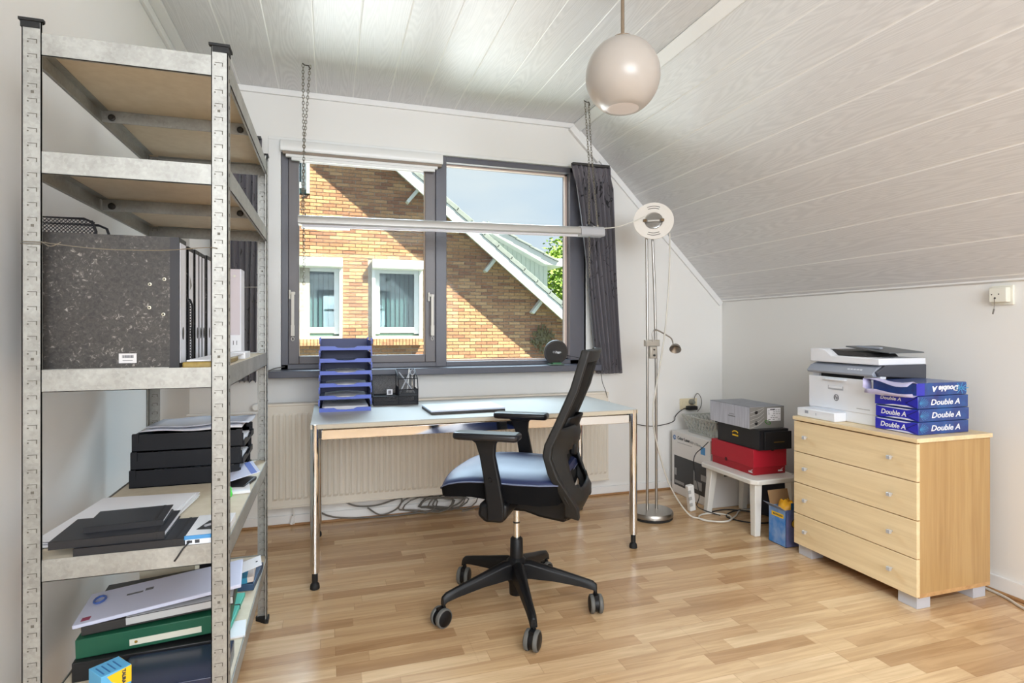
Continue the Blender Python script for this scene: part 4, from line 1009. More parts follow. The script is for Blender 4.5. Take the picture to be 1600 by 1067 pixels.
for fx_, fy_ in ((cx0 + .005, cy0 + .012), (cx0 + .005, cy1 - .09), (cx1 - .085, cy0 + .012), (cx1 - .085, cy1 - .09)):
    M().box(fx_, fx_ + .075, fy_, fy_ + .085, 0, cb0).build('block_foot', FT, ch, bevel=.002)

# printer
pr_ = thing('printer', 'white multifunction laser printer on the chest of drawers', 'printer', (2.53, 2.2, ct))
PW = mat('white_printer_plastic', (228, 231, 237), .35); PG = mat('dark_grey_printer_plastic', (72, 74, 82), .45); PS = mat('silver_grey_panel', (150, 156, 168), .4)
px0, px1, py0, py1, pz = 2.40, 2.70, 2.004, 2.405, ct
M().box(px0, px1, py0, py1, pz + .0, pz + .20).build('body', PW, pr_, bevel=.006)
M().box(px0 - .004, px0 + .002, py0 + .004, py1 - .003, pz + .052, pz + .212).build('front_door', PW, pr_, bevel=.004)
M().box(px0 - .022, px0 - .002, 2.17, 2.30, pz + .196, pz + .204).build('door_tab', PW, pr_, bevel=.003)
M().box(px0 - .0055, px0 - .003, 2.19, 2.28, pz + .150, pz + .170).build('handle_recess', mat('pale_grey_recess', (178, 182, 190), .5), pr_, bevel=.001)
M().box(px0 - .0060, px0 - .0045, 2.195, 2.275, pz + .158, pz + .169).build('handle_lip', PW, pr_)
M().tube([(px0 - .0052, 2.23 + .013 * math.cos(a), pz + .112 + .015 * math.sin(a)) for a in [i * PI / 10 for i in range(20)]], .0018, 5, closed=True).build('emblem', mat('text_grey2', (110, 112, 120), .6), pr_)
text('hp', .023, mat('text_grey2', (110, 112, 120), .6), pr_, (px0 - .0046, 2.241, pz + .106), (0, -1, 0), (0, 0, 1), shear=.2, bold=.0005)
M().box(px0 - .0050, px0 - .0040, 2.045, 2.115, pz + .072, pz + .0745).build('printed_line', mat('text_grey', (150, 150, 150), .6), pr_)
M().box(px0 - .075, px0 - .001, 2.175, 2.408, pz + .0005, pz + .045).build('paper_tray', PW, pr_, bevel=.004)
M().box(px0 - .0765, px0 - .075, 2.335, 2.355, pz + .022, pz + .036).box(px0 - .0765, px0 - .075, 2.285, 2.287, pz + .018, pz + .030).build('tray_mark', PS, pr_)
M().box(px0 + .03, px1 - .02, py0 + .03, py1 - .02, pz + .20, pz + .236).build('output_bay', BLACK, pr_)
M().box(px0 + .015, px0 + .05, py0 + .002, py0 + .09, pz + .20, pz + .24).build('bay_pillar', PW, pr_, bevel=.003)
M().box(px0 + .015, px0 + .05, py1 - .05, py1 - .01, pz + .20, pz + .24).build('bay_pillar', PW, pr_, bevel=.003)
M().prism([(px0 - .008, pz + .252), (px0 + .004, pz + .232), (px1, pz + .215), (px1, pz + .285), (px0 + .05, pz + .285)], py0 + .0, py1 - .012, 1).build('scanner_base', PG, pr_, bevel=.004)
M().prism([(px0 - .022, pz + .240), (px0 - .016, pz + .230), (px0 + .01, pz + .228), (px0 + .05, pz + .283), (px0 + .004, pz + .268)], py0 + .014, py1 - .006, 1).build('control_panel', PS, pr_, bevel=.003)
bt = M()
for i in range(5):
    for j in range(3): bt.obox((px0 - .006 + j * .007, 2.09 + i * .017, pz + .262 + j * .0035 - .0045), (.005, .012, .004), rotm('Y', -.5))
bt.build('buttons', PW, pr_)
M().prism([(py0, pz + .284), (py1 - .004, pz + .284), (py1 - .004, pz + .352), (py1 - .075, pz + .352), (py1 - .10, pz + .345), (py1 - .135, pz + .318), (py0, pz + .315)], px0 + .004, px1 - .004, 0).build('document_feeder', PW, pr_, bevel=.004)
M().prism([(py0 + .10, pz + .317), (py1 - .12, pz + .318), (py1 - .085, pz + .35), (py0 + .12, pz + .335)], px0 + .05, px1 - .05, 0).build('feeder_slot', BLACK2, pr_, bevel=.002)
M().obox(((px0 + px1) / 2 + .04, py0 + .13, pz + .352), (.22, .24, .006), rotm('X', .10)).build('input_tray', mat('mid_grey_tray', (96, 100, 104), .5), pr_, bevel=.002)
M().obox(((px0 + px1) / 2 - .03, py0 + .15, pz + .362), (.02, .13, .010), rotm('X', .04)).build('paper_guide', PS, pr_, bevel=.002)

# reams of paper
RBL = mat('royal_blue_wrapper', (38, 40, 178), .3, coat=.3); RNV = mat('navy_wrapper', (34, 38, 110), .3, noise=(9, (30, 90, 160), .9), coat=.3); WWR = mat('white_wrapper_band', (214, 216, 236), .3)
RX0, RX1, RY0, RY1 = 2.375, 2.672, 1.797, 2.001
lbl = ['lowest blue ream of printing paper on the chest', 'second ream of paper from the chest, wrapped in blue', 'third ream of paper, under the opened pack', 'opened top ream with torn wrapper and upside-down print']
for k in range(4):
    z0 = ct + .0005 + k * .0555; dx = (0, .003, -.002, -.012)[k]
    t = thing('paper_ream', lbl[k], 'paper ream', ((RX0 + RX1) / 2, (RY0 + RY1) / 2, z0), 0, 'reams of paper beside the printer')
    a0, a1, b0, b1 = RX0 + dx, RX1 + dx, RY0, RY1
    M().box(a0, a1, b0, b1, z0, z0 + .054).build('wrapper', RNV, t, bevel=.003)
    if k < 3:
        M().box(a0 - .0012, a0 + .004, b0 + .002, b1 - .002, z0 + .002, z0 + .051).build('end_fold', RBL, t, bevel=.001)
        e = M(); xx = a0 - .0016
        e.add([(xx, b1 - .004, z0 + .050), (xx, b0 + .03, z0 + .050), (xx, b0 + .055, z0 + .0445), (xx, b1 - .02, z0 + .0475)], [(0, 1, 2, 3)])
        e.add([(xx, b1 - .05, z0 + .003), (xx, b0 + .02, z0 + .003), (xx, b0 + .05, z0 + .010), (xx, b1 - .09, z0 + .009)], [(0, 1, 2, 3)])
        e.build('white_band', WWR, t)
        fl2 = M(); fl2.bar((xx, b0 + .004, z0 + .049), (xx, b0 + .055, z0 + .020), .001, .0022); fl2.bar((xx, b0 + .055, z0 + .020), (xx, b0 + .008, z0 + .004), .001, .0018)
        fl2.build('fold_line', mat('dark_fold', (16, 18, 70), .5), t)
        if k < 2:
            text('Double A', .030, PAPER, t, (a0 - .0020, b1 - .028, z0 + .0165), (0, -1, 0), (0, 0, 1), bold=.0005, shear=.18, width=.118)
        else: text('Double A', .020, PAPER, t, (a0 - .0020, b1 - .028, z0 + .0265), (0, -1, 0), (0, 0, 1), bold=.0005, shear=.18, width=.10)
        text('Double A', .034, PAPER, t, (a0 + .070, b0 - .0004, z0 + .0155), (1, 0, 0), (0, 0, 1), bold=.0006, shear=.22, width=.172)
        gl = M(); 
        for q in range(9):
            a = -1.2 + q * .3; gl.bar((a0 + .006, b0 - .0002, z0 + .024), (a0 + .006 + .052 * math.cos(a), b0 - .0002, z0 + .027 + .022 * math.sin(a)), .0005, .0011, (0, 0, 1))
        gl.build('light_burst', mat('cyan_print', (70, 150, 200), .4), t)
    else:
        text('Double A', .032, PAPER, t, (a1 - .050, b0 - .0004, z0 + .039), (-1, 0, 0), (0, 0, -1), bold=.0012, shear=.22, width=.155)
        gl = M()
        for q in range(9):
            a = q * .7; gl.bar((a1 - .035, b0 - .0004, z0 + .027), (a1 - .035 + .045 * math.cos(a), b0 - .0004, z0 + .027 + .024 * math.sin(a)), .0006, .003, (0, 0, 1))
        gl.build('light_burst', mat('cyan_print', (70, 150, 200), .4), t)
        M().box(a0 + .004, a1 - .02, b0 + .006, b1 - .006, z0 + .005, z0 + .046).build('paper_block', PAPER, t)
        rows = []
        for i in range(9):
            u = i / 8; yy = b1 + .01 - u * (b1 - b0 + .012)
            rows.append([(a0 + .002, yy, z0 + .002 + .0 * u), (a0 - .020 - .02 * (1 - u), yy, z0 - .004 - .004 * math.sin(PI * u)), (a0 - .038 - .016 * math.sin(4 * u), yy, z0 + .012 + .006 * math.sin(6 * u))])
        lo_ = M().loft(rows, False, closed=False)
        rows = []
        for i in range(9):
            u = i / 8; yy = b1 + .012 - u * (b1 - b0 + .014)
            rows.append([(a0 + .004, yy, z0 + .052), (a0 - .020, yy, z0 + .058 + .006 * math.sin(7 * u)), (a0 - .045 + .012 * math.sin(5 * u), yy, z0 + .050 + .012 * math.cos(4 * u))])
        lo_.loft(rows, False, closed=False)
        lo_.add([(a0 + .004, b1 + .012, z0 + .052), (a0 - .045, b1 + .012, z0 + .060), (a0 - .05, b1 + .010, z0 + .02), (a0 + .004, b1 + .01, z0 + .002)], [(0, 1, 2, 3)])
        w_ = lo_.build('torn_wrapper', mat('lilac_white_wrapper', (196, 192, 226), .35), t, smooth=60)
        sm = w_.modifiers.new('thick', 'SOLIDIFY'); sm.thickness = .0008
        M().box(a0 - .001, a0 + .045, b0 - .0015, b0 + .0005, z0 + .001, z0 + .053).build('blue_fold', RBL, t)

# pull switch on the right wall
sw = thing('pull_switch', 'white square switch with pull cord under the sloping ceiling', 'switch', (XR, 1.75, 1.31))
M().box(XR - .010, XR, 1.712, 1.800, 1.272, 1.358).build('back_plate', mat('ivory_switch', (226, 224, 212), .4), sw, bevel=.003)
M().box(XR - .038, XR - .010, 1.722, 1.792, 1.284, 1.348).build('switch_body', mat('ivory_switch', (226, 224, 212), .4), sw, bevel=.003)
M().lathe([(.003, 0), (.001, .001)], (XR - .0385, 1.78, 1.318), rotm('Y', -PI / 2), 12).lathe([(.003, 0), (.001, .001)], (XR - .0385, 1.752, 1.319), rotm('Y', -PI / 2), 12).lathe([(.0045, 0), (.001, .001)], (XR - .0385, 1.767, 1.302), rotm('Y', -PI / 2), 12).build('hole', BLACK2, sw)
M().tube([(XR - .04, 1.767, 1.300), (XR - .042, 1.768, 1.255)], .0012, 6).tube([(XR - .042, 1.768, 1.255), (XR - .043, 1.772, 1.232)], .0035, 6).build('pull_cord', mat('grey_cord', (110, 106, 100), .6), sw)

# ------------------------------------------------------------------ office chair (local x forward, y left)
HEAD = math.atan2(.538, -.843)
oc_ = thing('office_chair', 'black swivel office chair with navy seat, mesh back and five castors', 'chair', (.75, 2.30, 0), HEAD)
def CP(mm, name, m, bevel=0, smooth=None, parent=None, seg=2): return mm.build(name, m, parent or oc_, bevel=bevel, smooth=smooth, world=False, seg=seg)
CH = mat('chair_black_plastic', (15, 15, 17), .45, spec=.3)
CH2 = mat('chair_back_plastic', (30, 29, 28), .5, spec=.35)
CP(M().lathe([(.030, .055), (.032, .10), (.040, .115), (.042, .195), (.028, .21), (.026, .285), (.022, .29)], (0, 0, 0), None, 32), 'base_hub', CH, smooth=40)
CP(M().lathe([(.0135, .28), (.0135, .45)], (0, 0, 0), None, 24), 'gas_lift', CHROME, smooth=40)
CP(M().lathe([(.0142, .352), (.0142, .358)], (0, 0, 0), None, 24), 'lift_ring', BLACK, smooth=40)
for k in range(5):
    a = math.radians(-169.2 + 72 * k) - HEAD; R = rotm('Z', a)
    rings = []
    for r, zt, zb, w in ((.02, .200, .125, .036), (.06, .198, .128, .036), (.16, .170, .120, .028), (.27, .140, .103, .022), (.318, .126, .092, .021), (.335, .112, .078, .019)):
        c_ = .25 * w
        rings.append([Vector((r, -w / 2 - c_, zb)), Vector((r, w / 2 + c_, zb)), Vector((r, w / 2 + c_ * .6, zt - .012)), Vector((r, w / 2 - c_, zt)), Vector((r, -w / 2 + c_, zt)), Vector((r, -w / 2 - c_ * .6, zt - .012))])
    lg = CP(M().loft(rings).xf(R), 'leg', CH, bevel=.003)
    cpos = R @ Vector((.328, 0, 0)); ax = rotm('Z', math.radians((-62, -38, -14, -60, -30)[k]) - HEAD)
    cs = M(); cs.cyl(cpos + Vector((0, 0, .06)), cpos + Vector((0, 0, .10)), .008, 10, 1)
    cc = cpos + ax @ Vector((0, -.012, .0375))
    Rw = ax @ rotm('Y', PI / 2)
    for s in (-1, 1):
        cs.lathe([(.001, .029 * s), (.028, .028 * s), (.031, .026 * s)], cc, Rw, 28, 1, cap=False)
        cs.lathe([(.031, .026 * s), (.036, .024 * s), (.0375, .020 * s), (.0375, .012 * s), (.034, .009 * s)], cc, Rw, 28, 0, cap=False)
        cs.lathe([(.034, .009 * s), (.001, .008 * s)], cc, Rw, 28, 1, cap=False)
    cs.lathe([(.030, -.008), (.031, .008)], cc, Rw, 24, 1); cs.obox(cc + Vector((0, 0, .020)), (.018, .035, .035), ax, 1)
    CP(cs, 'castor', [RUBG, CH], smooth=40, parent=lg)
# mechanism
CP(M().prism([(.075, .50), (.085, .455), (.05, .432), (-.06, .432), (-.12, .415), (-.215, .402), (-.262, .425), (-.285, .47), (-.24, .50)], -.105, .105, 1), 'tilt_mechanism', CH, bevel=.012)
CP(M().prism([(.075, .51), (.085, .46), (.055, .435), (-.01, .435), (-.035, .46), (-.035, .51)], -.275, .275, 1), 'arm_bracket', CH, bevel=.014, seg=3)
CP(M().box(-.20, -.165, .03, .06, .396, .406), 'white_tag', PAPER)
# seat
def seat_ring(x, hw, zc, zb, upper):
    n = 14; pts = []
    for i in range(n + 1):
        s = -1 + 2 * i / n; y_ = hw * math.copysign(abs(s) ** .9, s)
        e = (1 - abs(s) ** 3.2)
        pts.append((y_, e))
    top = [Vector((x, y_, zc + (.040 * e if upper else .001))) for y_, e in pts]
    bot = [Vector((x, y_ * (1 if upper else .95), zc - .001 if upper else zb + (1 - e) * .012)) for y_, e in reversed(pts)]
    return top + bot
up_, lo_ = [], []
S = [(-.232, .195, .578, .500), (-.215, .225, .580, .492), (-.15, .246, .580, .488), (-.05, .252, .580, .492), (.05, .252, .582, .500), (.12, .250, .579, .506), (.17, .246, .572, .503), (.205, .240, .562, .497), (.228, .230, .551, .493), (.243, .214, .540, .493), (.252, .190, .528, .497), (.256, .150, .518, .504)]
Su = [(x * (1 if x < .1 else 1 + (x - .1) * .28), hw, zc, zb) for x, hw, zc, zb in S]
CP(M().loft([seat_ring(x, hw, zc, zb, True) for x, hw, zc, zb in Su]), 'seat_cushion', LEATHER, smooth=70)
CP(M().loft([seat_ring(x * .995, hw, zc, zb, False) for x, hw, zc, zb in Su]), 'seat_shell', FAB, smooth=60)
CP(M().tube([(x * 1.003, hw * 1.008, zc) for x, hw, zc, zb in Su] + [(x * 1.003, -hw * 1.008, zc) for x, hw, zc, zb in reversed(Su)], .0026, 6, closed=True), 'piping', mat('grey_blue_piping', (92, 98, 122), .5), smooth=60)
# armrests
for s in (1, -1):
    ay = .268 * s
    ap = M(); rings = []
    for z, x_, w, t_ in ((.445, .010, .062, .034), (.50, .010, .068, .032), (.60, .026, .062, .028), (.69, .044, .060, .026), (.735, .050, .078, .028), (.748, .052, .110, .034)):
        rings.append([Vector((x_ - w / 2, ay - t_ / 2, z)), Vector((x_ + w / 2, ay - t_ / 2, z)), Vector((x_ + w / 2, ay + t_ / 2, z)), Vector((x_ - w / 2, ay + t_ / 2, z))])
    ar_ = CP(ap.loft(rings), 'armrest', CH, bevel=.006, seg=3)
    CP(M().prism([(-.082, ay - .034), (-.07, ay - .042), (.15, ay - .040), (.176, ay - .028), (.176, ay + .028), (.15, ay + .040), (-.07, ay + .042), (-.082, ay + .034)], .748, .776, 2), 'arm_pad', mat('arm_pad_rubber', (26, 26, 30), .28), bevel=.010, seg=3, parent=ar_)
    CP(M().lathe([(.009, 0), (.007, .004)], (.03, ay + .014 * s, .60), rotm('X', -PI / 2 * s), 16), 'height_button', CH, smooth=30, parent=ar_)
# backrest frame
zx = [(.455, -.235), (.50, -.238), (.56, -.208), (.62, -.178), (.69, -.158), (.73, -.165), (.82, -.206), (.94, -.258), (1.06, -.293), (1.088, -.300)]
def hwz(z): return .215 - max(0, z - .70) * .11 if z > .70 else .215 - (max(0, .62 - z)) * .25
def bx_(z):
    for (a, b), (c, d) in zip(zx, zx[1:]):
        if a <= z <= c: return b + (d - b) * (z - a) / (c - a)
    return zx[-1][1]
for s in (1, -1):
    rings = []
    for z, x_ in zx:
        w = .028 if z > .62 else .034; dpt = .030 + max(0, .72 - z) * .10; y_ = hwz(z) * s; tl = (-.92, -.38)
        rings.append([Vector((x_, y_ + w / 2, z)), Vector((x_, y_ - w / 2, z)), Vector((x_ - dpt, y_ - w / 2 * 1.1, z - .012)), Vector((x_ - dpt, y_ + w / 2 * 1.1, z - .012))])
    CP(M().loft(rings), 'back_upright', CH2, bevel=.006, seg=3)
top = []
for i in range(11):
    s = -1 + i / 5; y_ = s * .188; x_ = -.300 - .022 * (1 - s * s); z = 1.088
    top.append([Vector((x_, y_, z)), Vector((x_ + .008, y_, z - .045)), Vector((x_ - .018, y_, z - .050)), Vector((x_ - .032, y_, z - .004))])
CP(M().loft(top), 'back_top_rail', CH2, bevel=.005, seg=3)
rows = []
for j in range(15):
    z = .56 + j / 14 * .49; row = []
    for i in range(13):
        s = -1 + i / 6; row.append(Vector((bx_(z) - .008 - .030 * (1 - s * s), s * (hwz(z) - .008), z)))
    rows.append(row)
me_ = CP(M().loft(rows, False, closed=False), 'mesh_back', MESH, smooth=80)
sm = me_.modifiers.new('thick', 'SOLIDIFY'); sm.thickness = .003
# lumbar band and pad
def band(z0, z1, bulge, xoff, th, name, m, wf=1.0, bev=.006):
    rings = []
    for i in range(13):
        s = -1 + i / 6; y_ = s * hwz((z0 + z1) / 2) * wf; b = bulge * (1 - abs(s) ** 2.4)
        rings.append([Vector((bx_(z1) - xoff - b, y_, z1 + .008 * (1 - s * s))), Vector((bx_(z0) - xoff - b, y_, z0)), Vector((bx_(z0) - xoff - b - th, y_, z0)), Vector((bx_(z1) - xoff - b - th, y_, z1 + .008 * (1 - s * s)))])
    return CP(M().loft(rings), name, m, bevel=bev, smooth=40)
band(.755, .815, .040, .022, .016, 'lumbar_pad', CH, .42)
CP(M().box(bx_(.70) - .098, bx_(.70) - .07, -.03, .03, .655, .73), 'lumbar_slider', CH, bevel=.008)
zb_ = [(.425, .0), (.45, .030), (.50, .050), (.535, .058), (.60, .074), (.68, .084), (.74, .078), (.785, .045)]
def bulge(z):
    for (a, b), (c, d) in zip(zb_, zb_[1:]):
        if a <= z <= c: return b + (d - b) * (z - a) / (c - a)
    return 0
NZ, NS = 25, 29; vs = []; fs = []
for j in range(NZ):
    z = .425 + j / (NZ - 1) * .36
    wid = (.14 + .072 * min(1, (z - .425) / .10) ** .5) if z < .60 else hwz(z) - .006
    for i in range(NS):
        s = -1 + 2 * i / (NS - 1); vs.append(Vector((max(bx_(max(z, .455)), -.238) - .016 + (.02 if z < .45 else 0) - bulge(z) * (1 - abs(s) ** 2.4), s * wid, z)))
for j in range(NZ - 1):
    for i in range(NS - 1):
        s = -1 + 2 * (i + .5) / (NS - 1); z = .425 + (j + .5) / (NZ - 1) * .36
        if (abs(s) / .66) ** 4 + ((z - .625) / .082) ** 4 < 1: continue
        a = j * NS + i; fs.append((a, a + 1, a + NS + 1, a + NS))
bs = CP(M().add(vs, fs), 'back_shell', CH2, smooth=60)
q_ = bs.modifiers.new('thick', 'SOLIDIFY'); q_.thickness = .011; q_.offset = 0

# ------------------------------------------------------------------ metal rack
rk = thing('metal_shelving_rack', 'galvanised boltless shelving rack with five boards on the left', 'shelving', (-.446, 2.03, 0))
QX0, QX1, QY0, QY1, QT = -.655, -.2375, 1.553, 2.503, 1.855
SLOT = mat('slot_shadow', (96, 92, 84), .7); 
tops = [.262, .645, 1.073, 1.566, 1.832]
for ix in (0, 1):
    for iy in (0, 1):
        sx = 1 if ix == 0 else -1; sy = 1 if iy == 0 else -1
        x_ = QX0 if ix == 0 else QX1; y_ = QY0 if iy == 0 else QY1
        p = M(); p.box(min(x_, x_ + sx * .037), max(x_, x_ + sx * .037), min(y_, y_ + sy * .0022), max(y_, y_ + sy * .0022), .01, QT)
        p.box(min(x_, x_ + sx * .0022), max(x_, x_ + sx * .0022), min(y_, y_ + sy * .036), max(y_, y_ + sy * .036), .01, QT)
        # folded lips
        p.box(min(x_ + sx * .035, x_ + sx * .037), max(x_ + sx * .035, x_ + sx * .037), min(y_, y_ + sy * .005), max(y_, y_ + sy * .005), .01, QT)
        p.box(min(x_, x_ + sx * .006), max(x_, x_ + sx * .006), min(y_ + sy * .034, y_ + sy * .036), max(y_ + sy * .034, y_ + sy * .036), .01, QT)
        po = p.build('post', STEEL, rk)
        s_ = M(); z = .05; k = 0; ff = y_ - .0007 if iy == 0 else y_ - .0030
        while z < QT - .02:
            xa = x_ + sx * .011; xb = x_ + sx * .029; xl, xr = min(xa, xb), max(xa, xb)
            s_.box(xl, xr, ff, ff + .0009, z, z + .0012); s_.box(xr - .002, xr, ff, ff + .0009, z - .008, z + .001); s_.box(xl - .001, xl + .002, ff, ff + .0009, z - .007, z - .004)
            xf_ = x_ + (.0004 if ix == 1 else -.0011)
            s_.box(xf_, xf_ + .0007, min(y_ + sy * .014, y_ + sy * .018), max(y_ + sy * .014, y_ + sy * .018), z - .006, z + .002)
            if k % 9 == 4: s_.box((xl + xr) / 2 - .003, (xl + xr) / 2 + .003, ff, ff + .0009, z + .013, z + .019)
            z += .0333; k += 1
        s_.build('slots', SLOT, po, world=False)['kind'] = 'stuff'
        cp = M(); cxa, cxb = min(x_ - sx * .005, x_ + sx * .040), max(x_ - sx * .005, x_ + sx * .040); cya, cyb = min(y_ - sy * .004, y_ + sy * .036), max(y_ - sy * .004, y_ + sy * .036)
        cp.prism([(x_ - sx * .005, y_ - sy * .005), (x_ + sx * .042, y_ - sy * .005), (x_ + sx * .042, y_ + sy * .006), (x_ + sx * .006, y_ + sy * .040), (x_ - sx * .005, y_ + sy * .040)], QT, QT + .006, 2)
        cp.prism([(x_ - sx * .002, y_ - sy * .002), (x_ + sx * .034, y_ - sy * .002), (x_ + sx * .034, y_ + sy * .004), (x_ + sx * .004, y_ + sy * .032), (x_ - sx * .002, y_ + sy * .032)], QT - .014, QT, 2)
        cp.build('post_cap', RUB, rk)
        cp = M(); cp.prism([(x_ - sx * .006, y_ - sy * .006), (x_ + sx * .044, y_ - sy * .006), (x_ + sx * .044, y_ + sy * .006), (x_ + sx * .006, y_ + sy * .042), (x_ - sx * .006, y_ + sy * .042)], 0, .016, 2)
        cp.build('rubber_foot', RUB, rk)
for zt in tops:
    bm_ = .05
    for yy in (QY0 + .001, QY1 - .003):
        b = M(); b.box(QX0 + .036, QX1 - .036, yy, yy + .002, zt - bm_, zt)
        y2 = yy + .002 if yy < 2 else yy - .02; b.box(QX0 + .036, QX1 - .036, y2, y2 + .02, zt - .012, zt - .0105); b.box(QX0 + .036, QX1 - .036, yy if yy < 2 else yy - .006, (yy if yy < 2 else yy - .006) + .008, zt - bm_, zt - bm_ + .0015)
        b.build('short_beam', STEEL, rk)
    for xx in (QX0 + .001, QX1 - .003):
        b = M(); b.box(xx, xx + .002, QY0 + .036, QY1 - .036, zt - bm_, zt)
        x2 = xx + .002 if xx < -.5 else xx - .02; b.box(x2, x2 + .02, QY0 + .036, QY1 - .036, zt - .012, zt - .0105)
        b.box(xx if xx < -.5 else xx - .006, (xx if xx < -.5 else xx - .006) + .008, QY0 + .036, QY1 - .036, zt - bm_, zt - bm_ + .0015)
        b.build('long_beam', STEEL, rk)
    M().box(QX0 + .006, QX1 - .006, 2.010, 2.013, zt - .046, zt - .012).box(QX0 + .006, QX1 - .006, 2.010, 2.03, zt - .012, zt - .0105).build('cross_beam', STEEL, rk)
    hk = M()
    for xx in (QX0 + .012, QX1 - .014): hk.lathe([(.010, 0), (.010, .003), (.006, .005)], (xx + (.02 if xx < -.5 else -.02), 2.008, zt - .032), rotm('X', PI / 2), 12)
    hk.build('beam_bolt', mat('dark_bolt', (60, 58, 56), .4, .6), rk)
    M().box(QX0 + .005, QX1 - .005, QY0 + .006, QY1 - .006, zt - .0100, zt - .0035).build('shelf_board', MDF, rk)
wz = M()
wz.tube(spline([(QX0 + .002, QY0 - .003, 1.361), (QX0 + .036, QY0 - .003, 1.361), (QX0 + .06, QY0 - .004, 1.358), (-.50, QY0 - .006, 1.350), (-.38, QY0 - .005, 1.352), (-.285, QY0 - .003, 1.363), (-.26, QY0 - .003, 1.362)]), .0011, 5)
wz.tube(spline([(QX0 + .038, QY0 - .004, 1.362), (QX0 + .05, QY0 - .006, 1.354), (QX0 + .06, QY0 - .005, 1.353), (QX0 + .075, QY0 - .004, 1.362)]), .0009, 5)
wz.tube([(QX0 - .001, QY0 - .0025, 1.3565), (QX0 + .038, QY0 - .0025, 1.3565)], .0009, 5)
wz.build('tie_wire', CHAINM, rk); wz = M()
wz.tube(spline([(QX1 - .03, QY1 + .003, 1.335), (-.32, QY1 + .004, 1.333), (-.5, QY1 + .004, 1.33), (QX0 + .02, QY1 + .003, 1.335)]), .0013, 5)
wz.build('tie_wire', CHAINM, rk)
zs = [t - .0033 for t in tops]
def item(mm, name, m, label, cat, loc=(0, 0, 0), rz=0, group=None, bevel=0, smooth=None, rx=0, ry=0):
    o = mm.build(name, m, None, bevel=bevel, smooth=smooth); o.location = loc; o.rotation_euler = (rx, ry, rz)
    return tag(o, label, cat, group)

# shelf three: binders
z3 = zs[2]
SPW = mat('white_spine_label', (224, 226, 234), .5); BSP = mat('black_binder_cloth', (28, 26, 30), .5)
def binder(label, y0_, w, xr, zh=.318, front=False, lab=SPW, depth=.285, tri=False):
    t = thing('lever_arch_file', label, 'binder', (xr - depth / 2, y0_ + w / 2, z3), 0, 'lever arch files on the middle shelf')
    xl = xr - depth
    M().box(xl, xr, y0_, y0_ + .0025, z3, z3 + zh).build('front_cover', MARB, t)
    M().box(xl, xr, y0_ + w - .0025, y0_ + w, z3, z3 + zh).build('back_cover', MARB, t)
    M().box(xr - .0025, xr, y0_, y0_ + w, z3, z3 + zh).build('spine', BSP, t)
    M().box(xr, xr + .0008, y0_ + .008, y0_ + w - .008, z3 + .012, z3 + zh - .012).build('spine_label', lab, t)
    M().box(xl + .01, xr - .02, y0_ + .004, y0_ + w - .004, z3 + .008, z3 + zh - .014).build('pages', PAPER, t)
    M().lathe([(.010, 0), (.010, .0006), (.008, .0008), (.0001, .0008)], (xr + .001, y0_ + w / 2, z3 + .085), rotm('Y', PI / 2) @ Matrix.Diagonal((1.6, .8, 1)), 20).build('finger_hole', BLACK, t)
    if front:
        M().box(xr - .020, xr + .0002, y0_ - .0008, y0_, z3, z3 + zh).build('spine_edge', BSP, t)
        M().box(xl, xr - .022, y0_ - .0005, y0_ + .001, z3, z3 + .0025).build('metal_edge', STEEL, t)
        ey = M()
        for ex, ez in ((-.063, .205), (-.032, .218), (-.064, .148), (-.034, .132)): ey.lathe([(.0022, 0), (.0022, .0014), (.0040, .0012), (.0042, 0)], (xr + ex, y0_, z3 + ez), rotm('X', PI / 2), 14)
        ey.build('rivet', mat('brass_rivet', (196, 190, 172), .35, .4), t)
        M().box(xr - .128, xr - .091, y0_ - .0006, y0_, z3 + .014, z3 + .037).build('sticker', mat('grey_sticker', (206, 204, 204), .6), t)
        bc = M(); rn_ = random.Random(3); x = xr - .121
        while x < xr - .098: bw_ = rn_.uniform(.0004, .0016); bc.box(x, x + bw_, y0_ - .0009, y0_ - .0006, z3 + .0265, z3 + .033); x += bw_ + rn_.uniform(.0004, .001)
        bc.box(xr - .120, xr - .099, y0_ - .0009, y0_ - .0006, z3 + .0195, z3 + .0208)
        bc.build('barcode', mat('text_dark', (60, 60, 64), .6), t)
    if tri:
        M().add([(xr + .0012, y0_ + .012, z3 + .24), (xr + .0012, y0_ + w - .02, z3 + .215), (xr + .0012, y0_ + .012, z3 + .20)], [(0, 1, 2)]).build('grey_triangle', mat('text_grey', (150, 150, 150), .6), t)
    return t
binder('large marbled lever arch file at the front of the shelf', 1.600, .074, -.354, .322, True)
binder('lever arch file with grey triangle on its wide white spine', 1.735, .060, -.362, tri=True)
binder('third lever arch file from the front with white spine', 1.797, .046, -.358)
binder('narrow fourth file with white spine, near the front post', 1.845, .040, -.358)
binder('fifth file with white spine, half hidden by the front post', 1.887, .040, -.358)
binder('last file of the row, right behind the front post', 1.929, .060, -.352)
bxf = thing('box_file', 'pinkish white box file standing alone at the rear of the shelf', 'binder', (-.40, 2.29, z3))
M().box(-.53, -.302, 2.25, 2.33, z3, z3 + .31).build('case', mat('pale_pink_card', (206, 196, 200), .55), bxf, bevel=.002)
M().box(-.3045, -.301, 2.248, 2.332, z3, z3 + .31).build('spine', SPW, bxf)
M().lathe([(.0045, .0012), (.0045, 0), (.003, .0)], (-.323, 2.2495, z3 + .285), rotm('X', PI / 2), 14).build('rivet', mat('brass_rivet', (196, 190, 172), .35, .4), bxf)
M().box(-.39, -.302, 2.246, 2.2495, z3 + .002, z3 + .075).box(-.327, -.325, 2.2455, 2.246, z3 + .04, z3 + .055, 1).box(-.316, -.314, 2.2455, 2.246, z3 + .04, z3 + .055, 1).build('index_card', [PAPER, BLACK2], bxf)
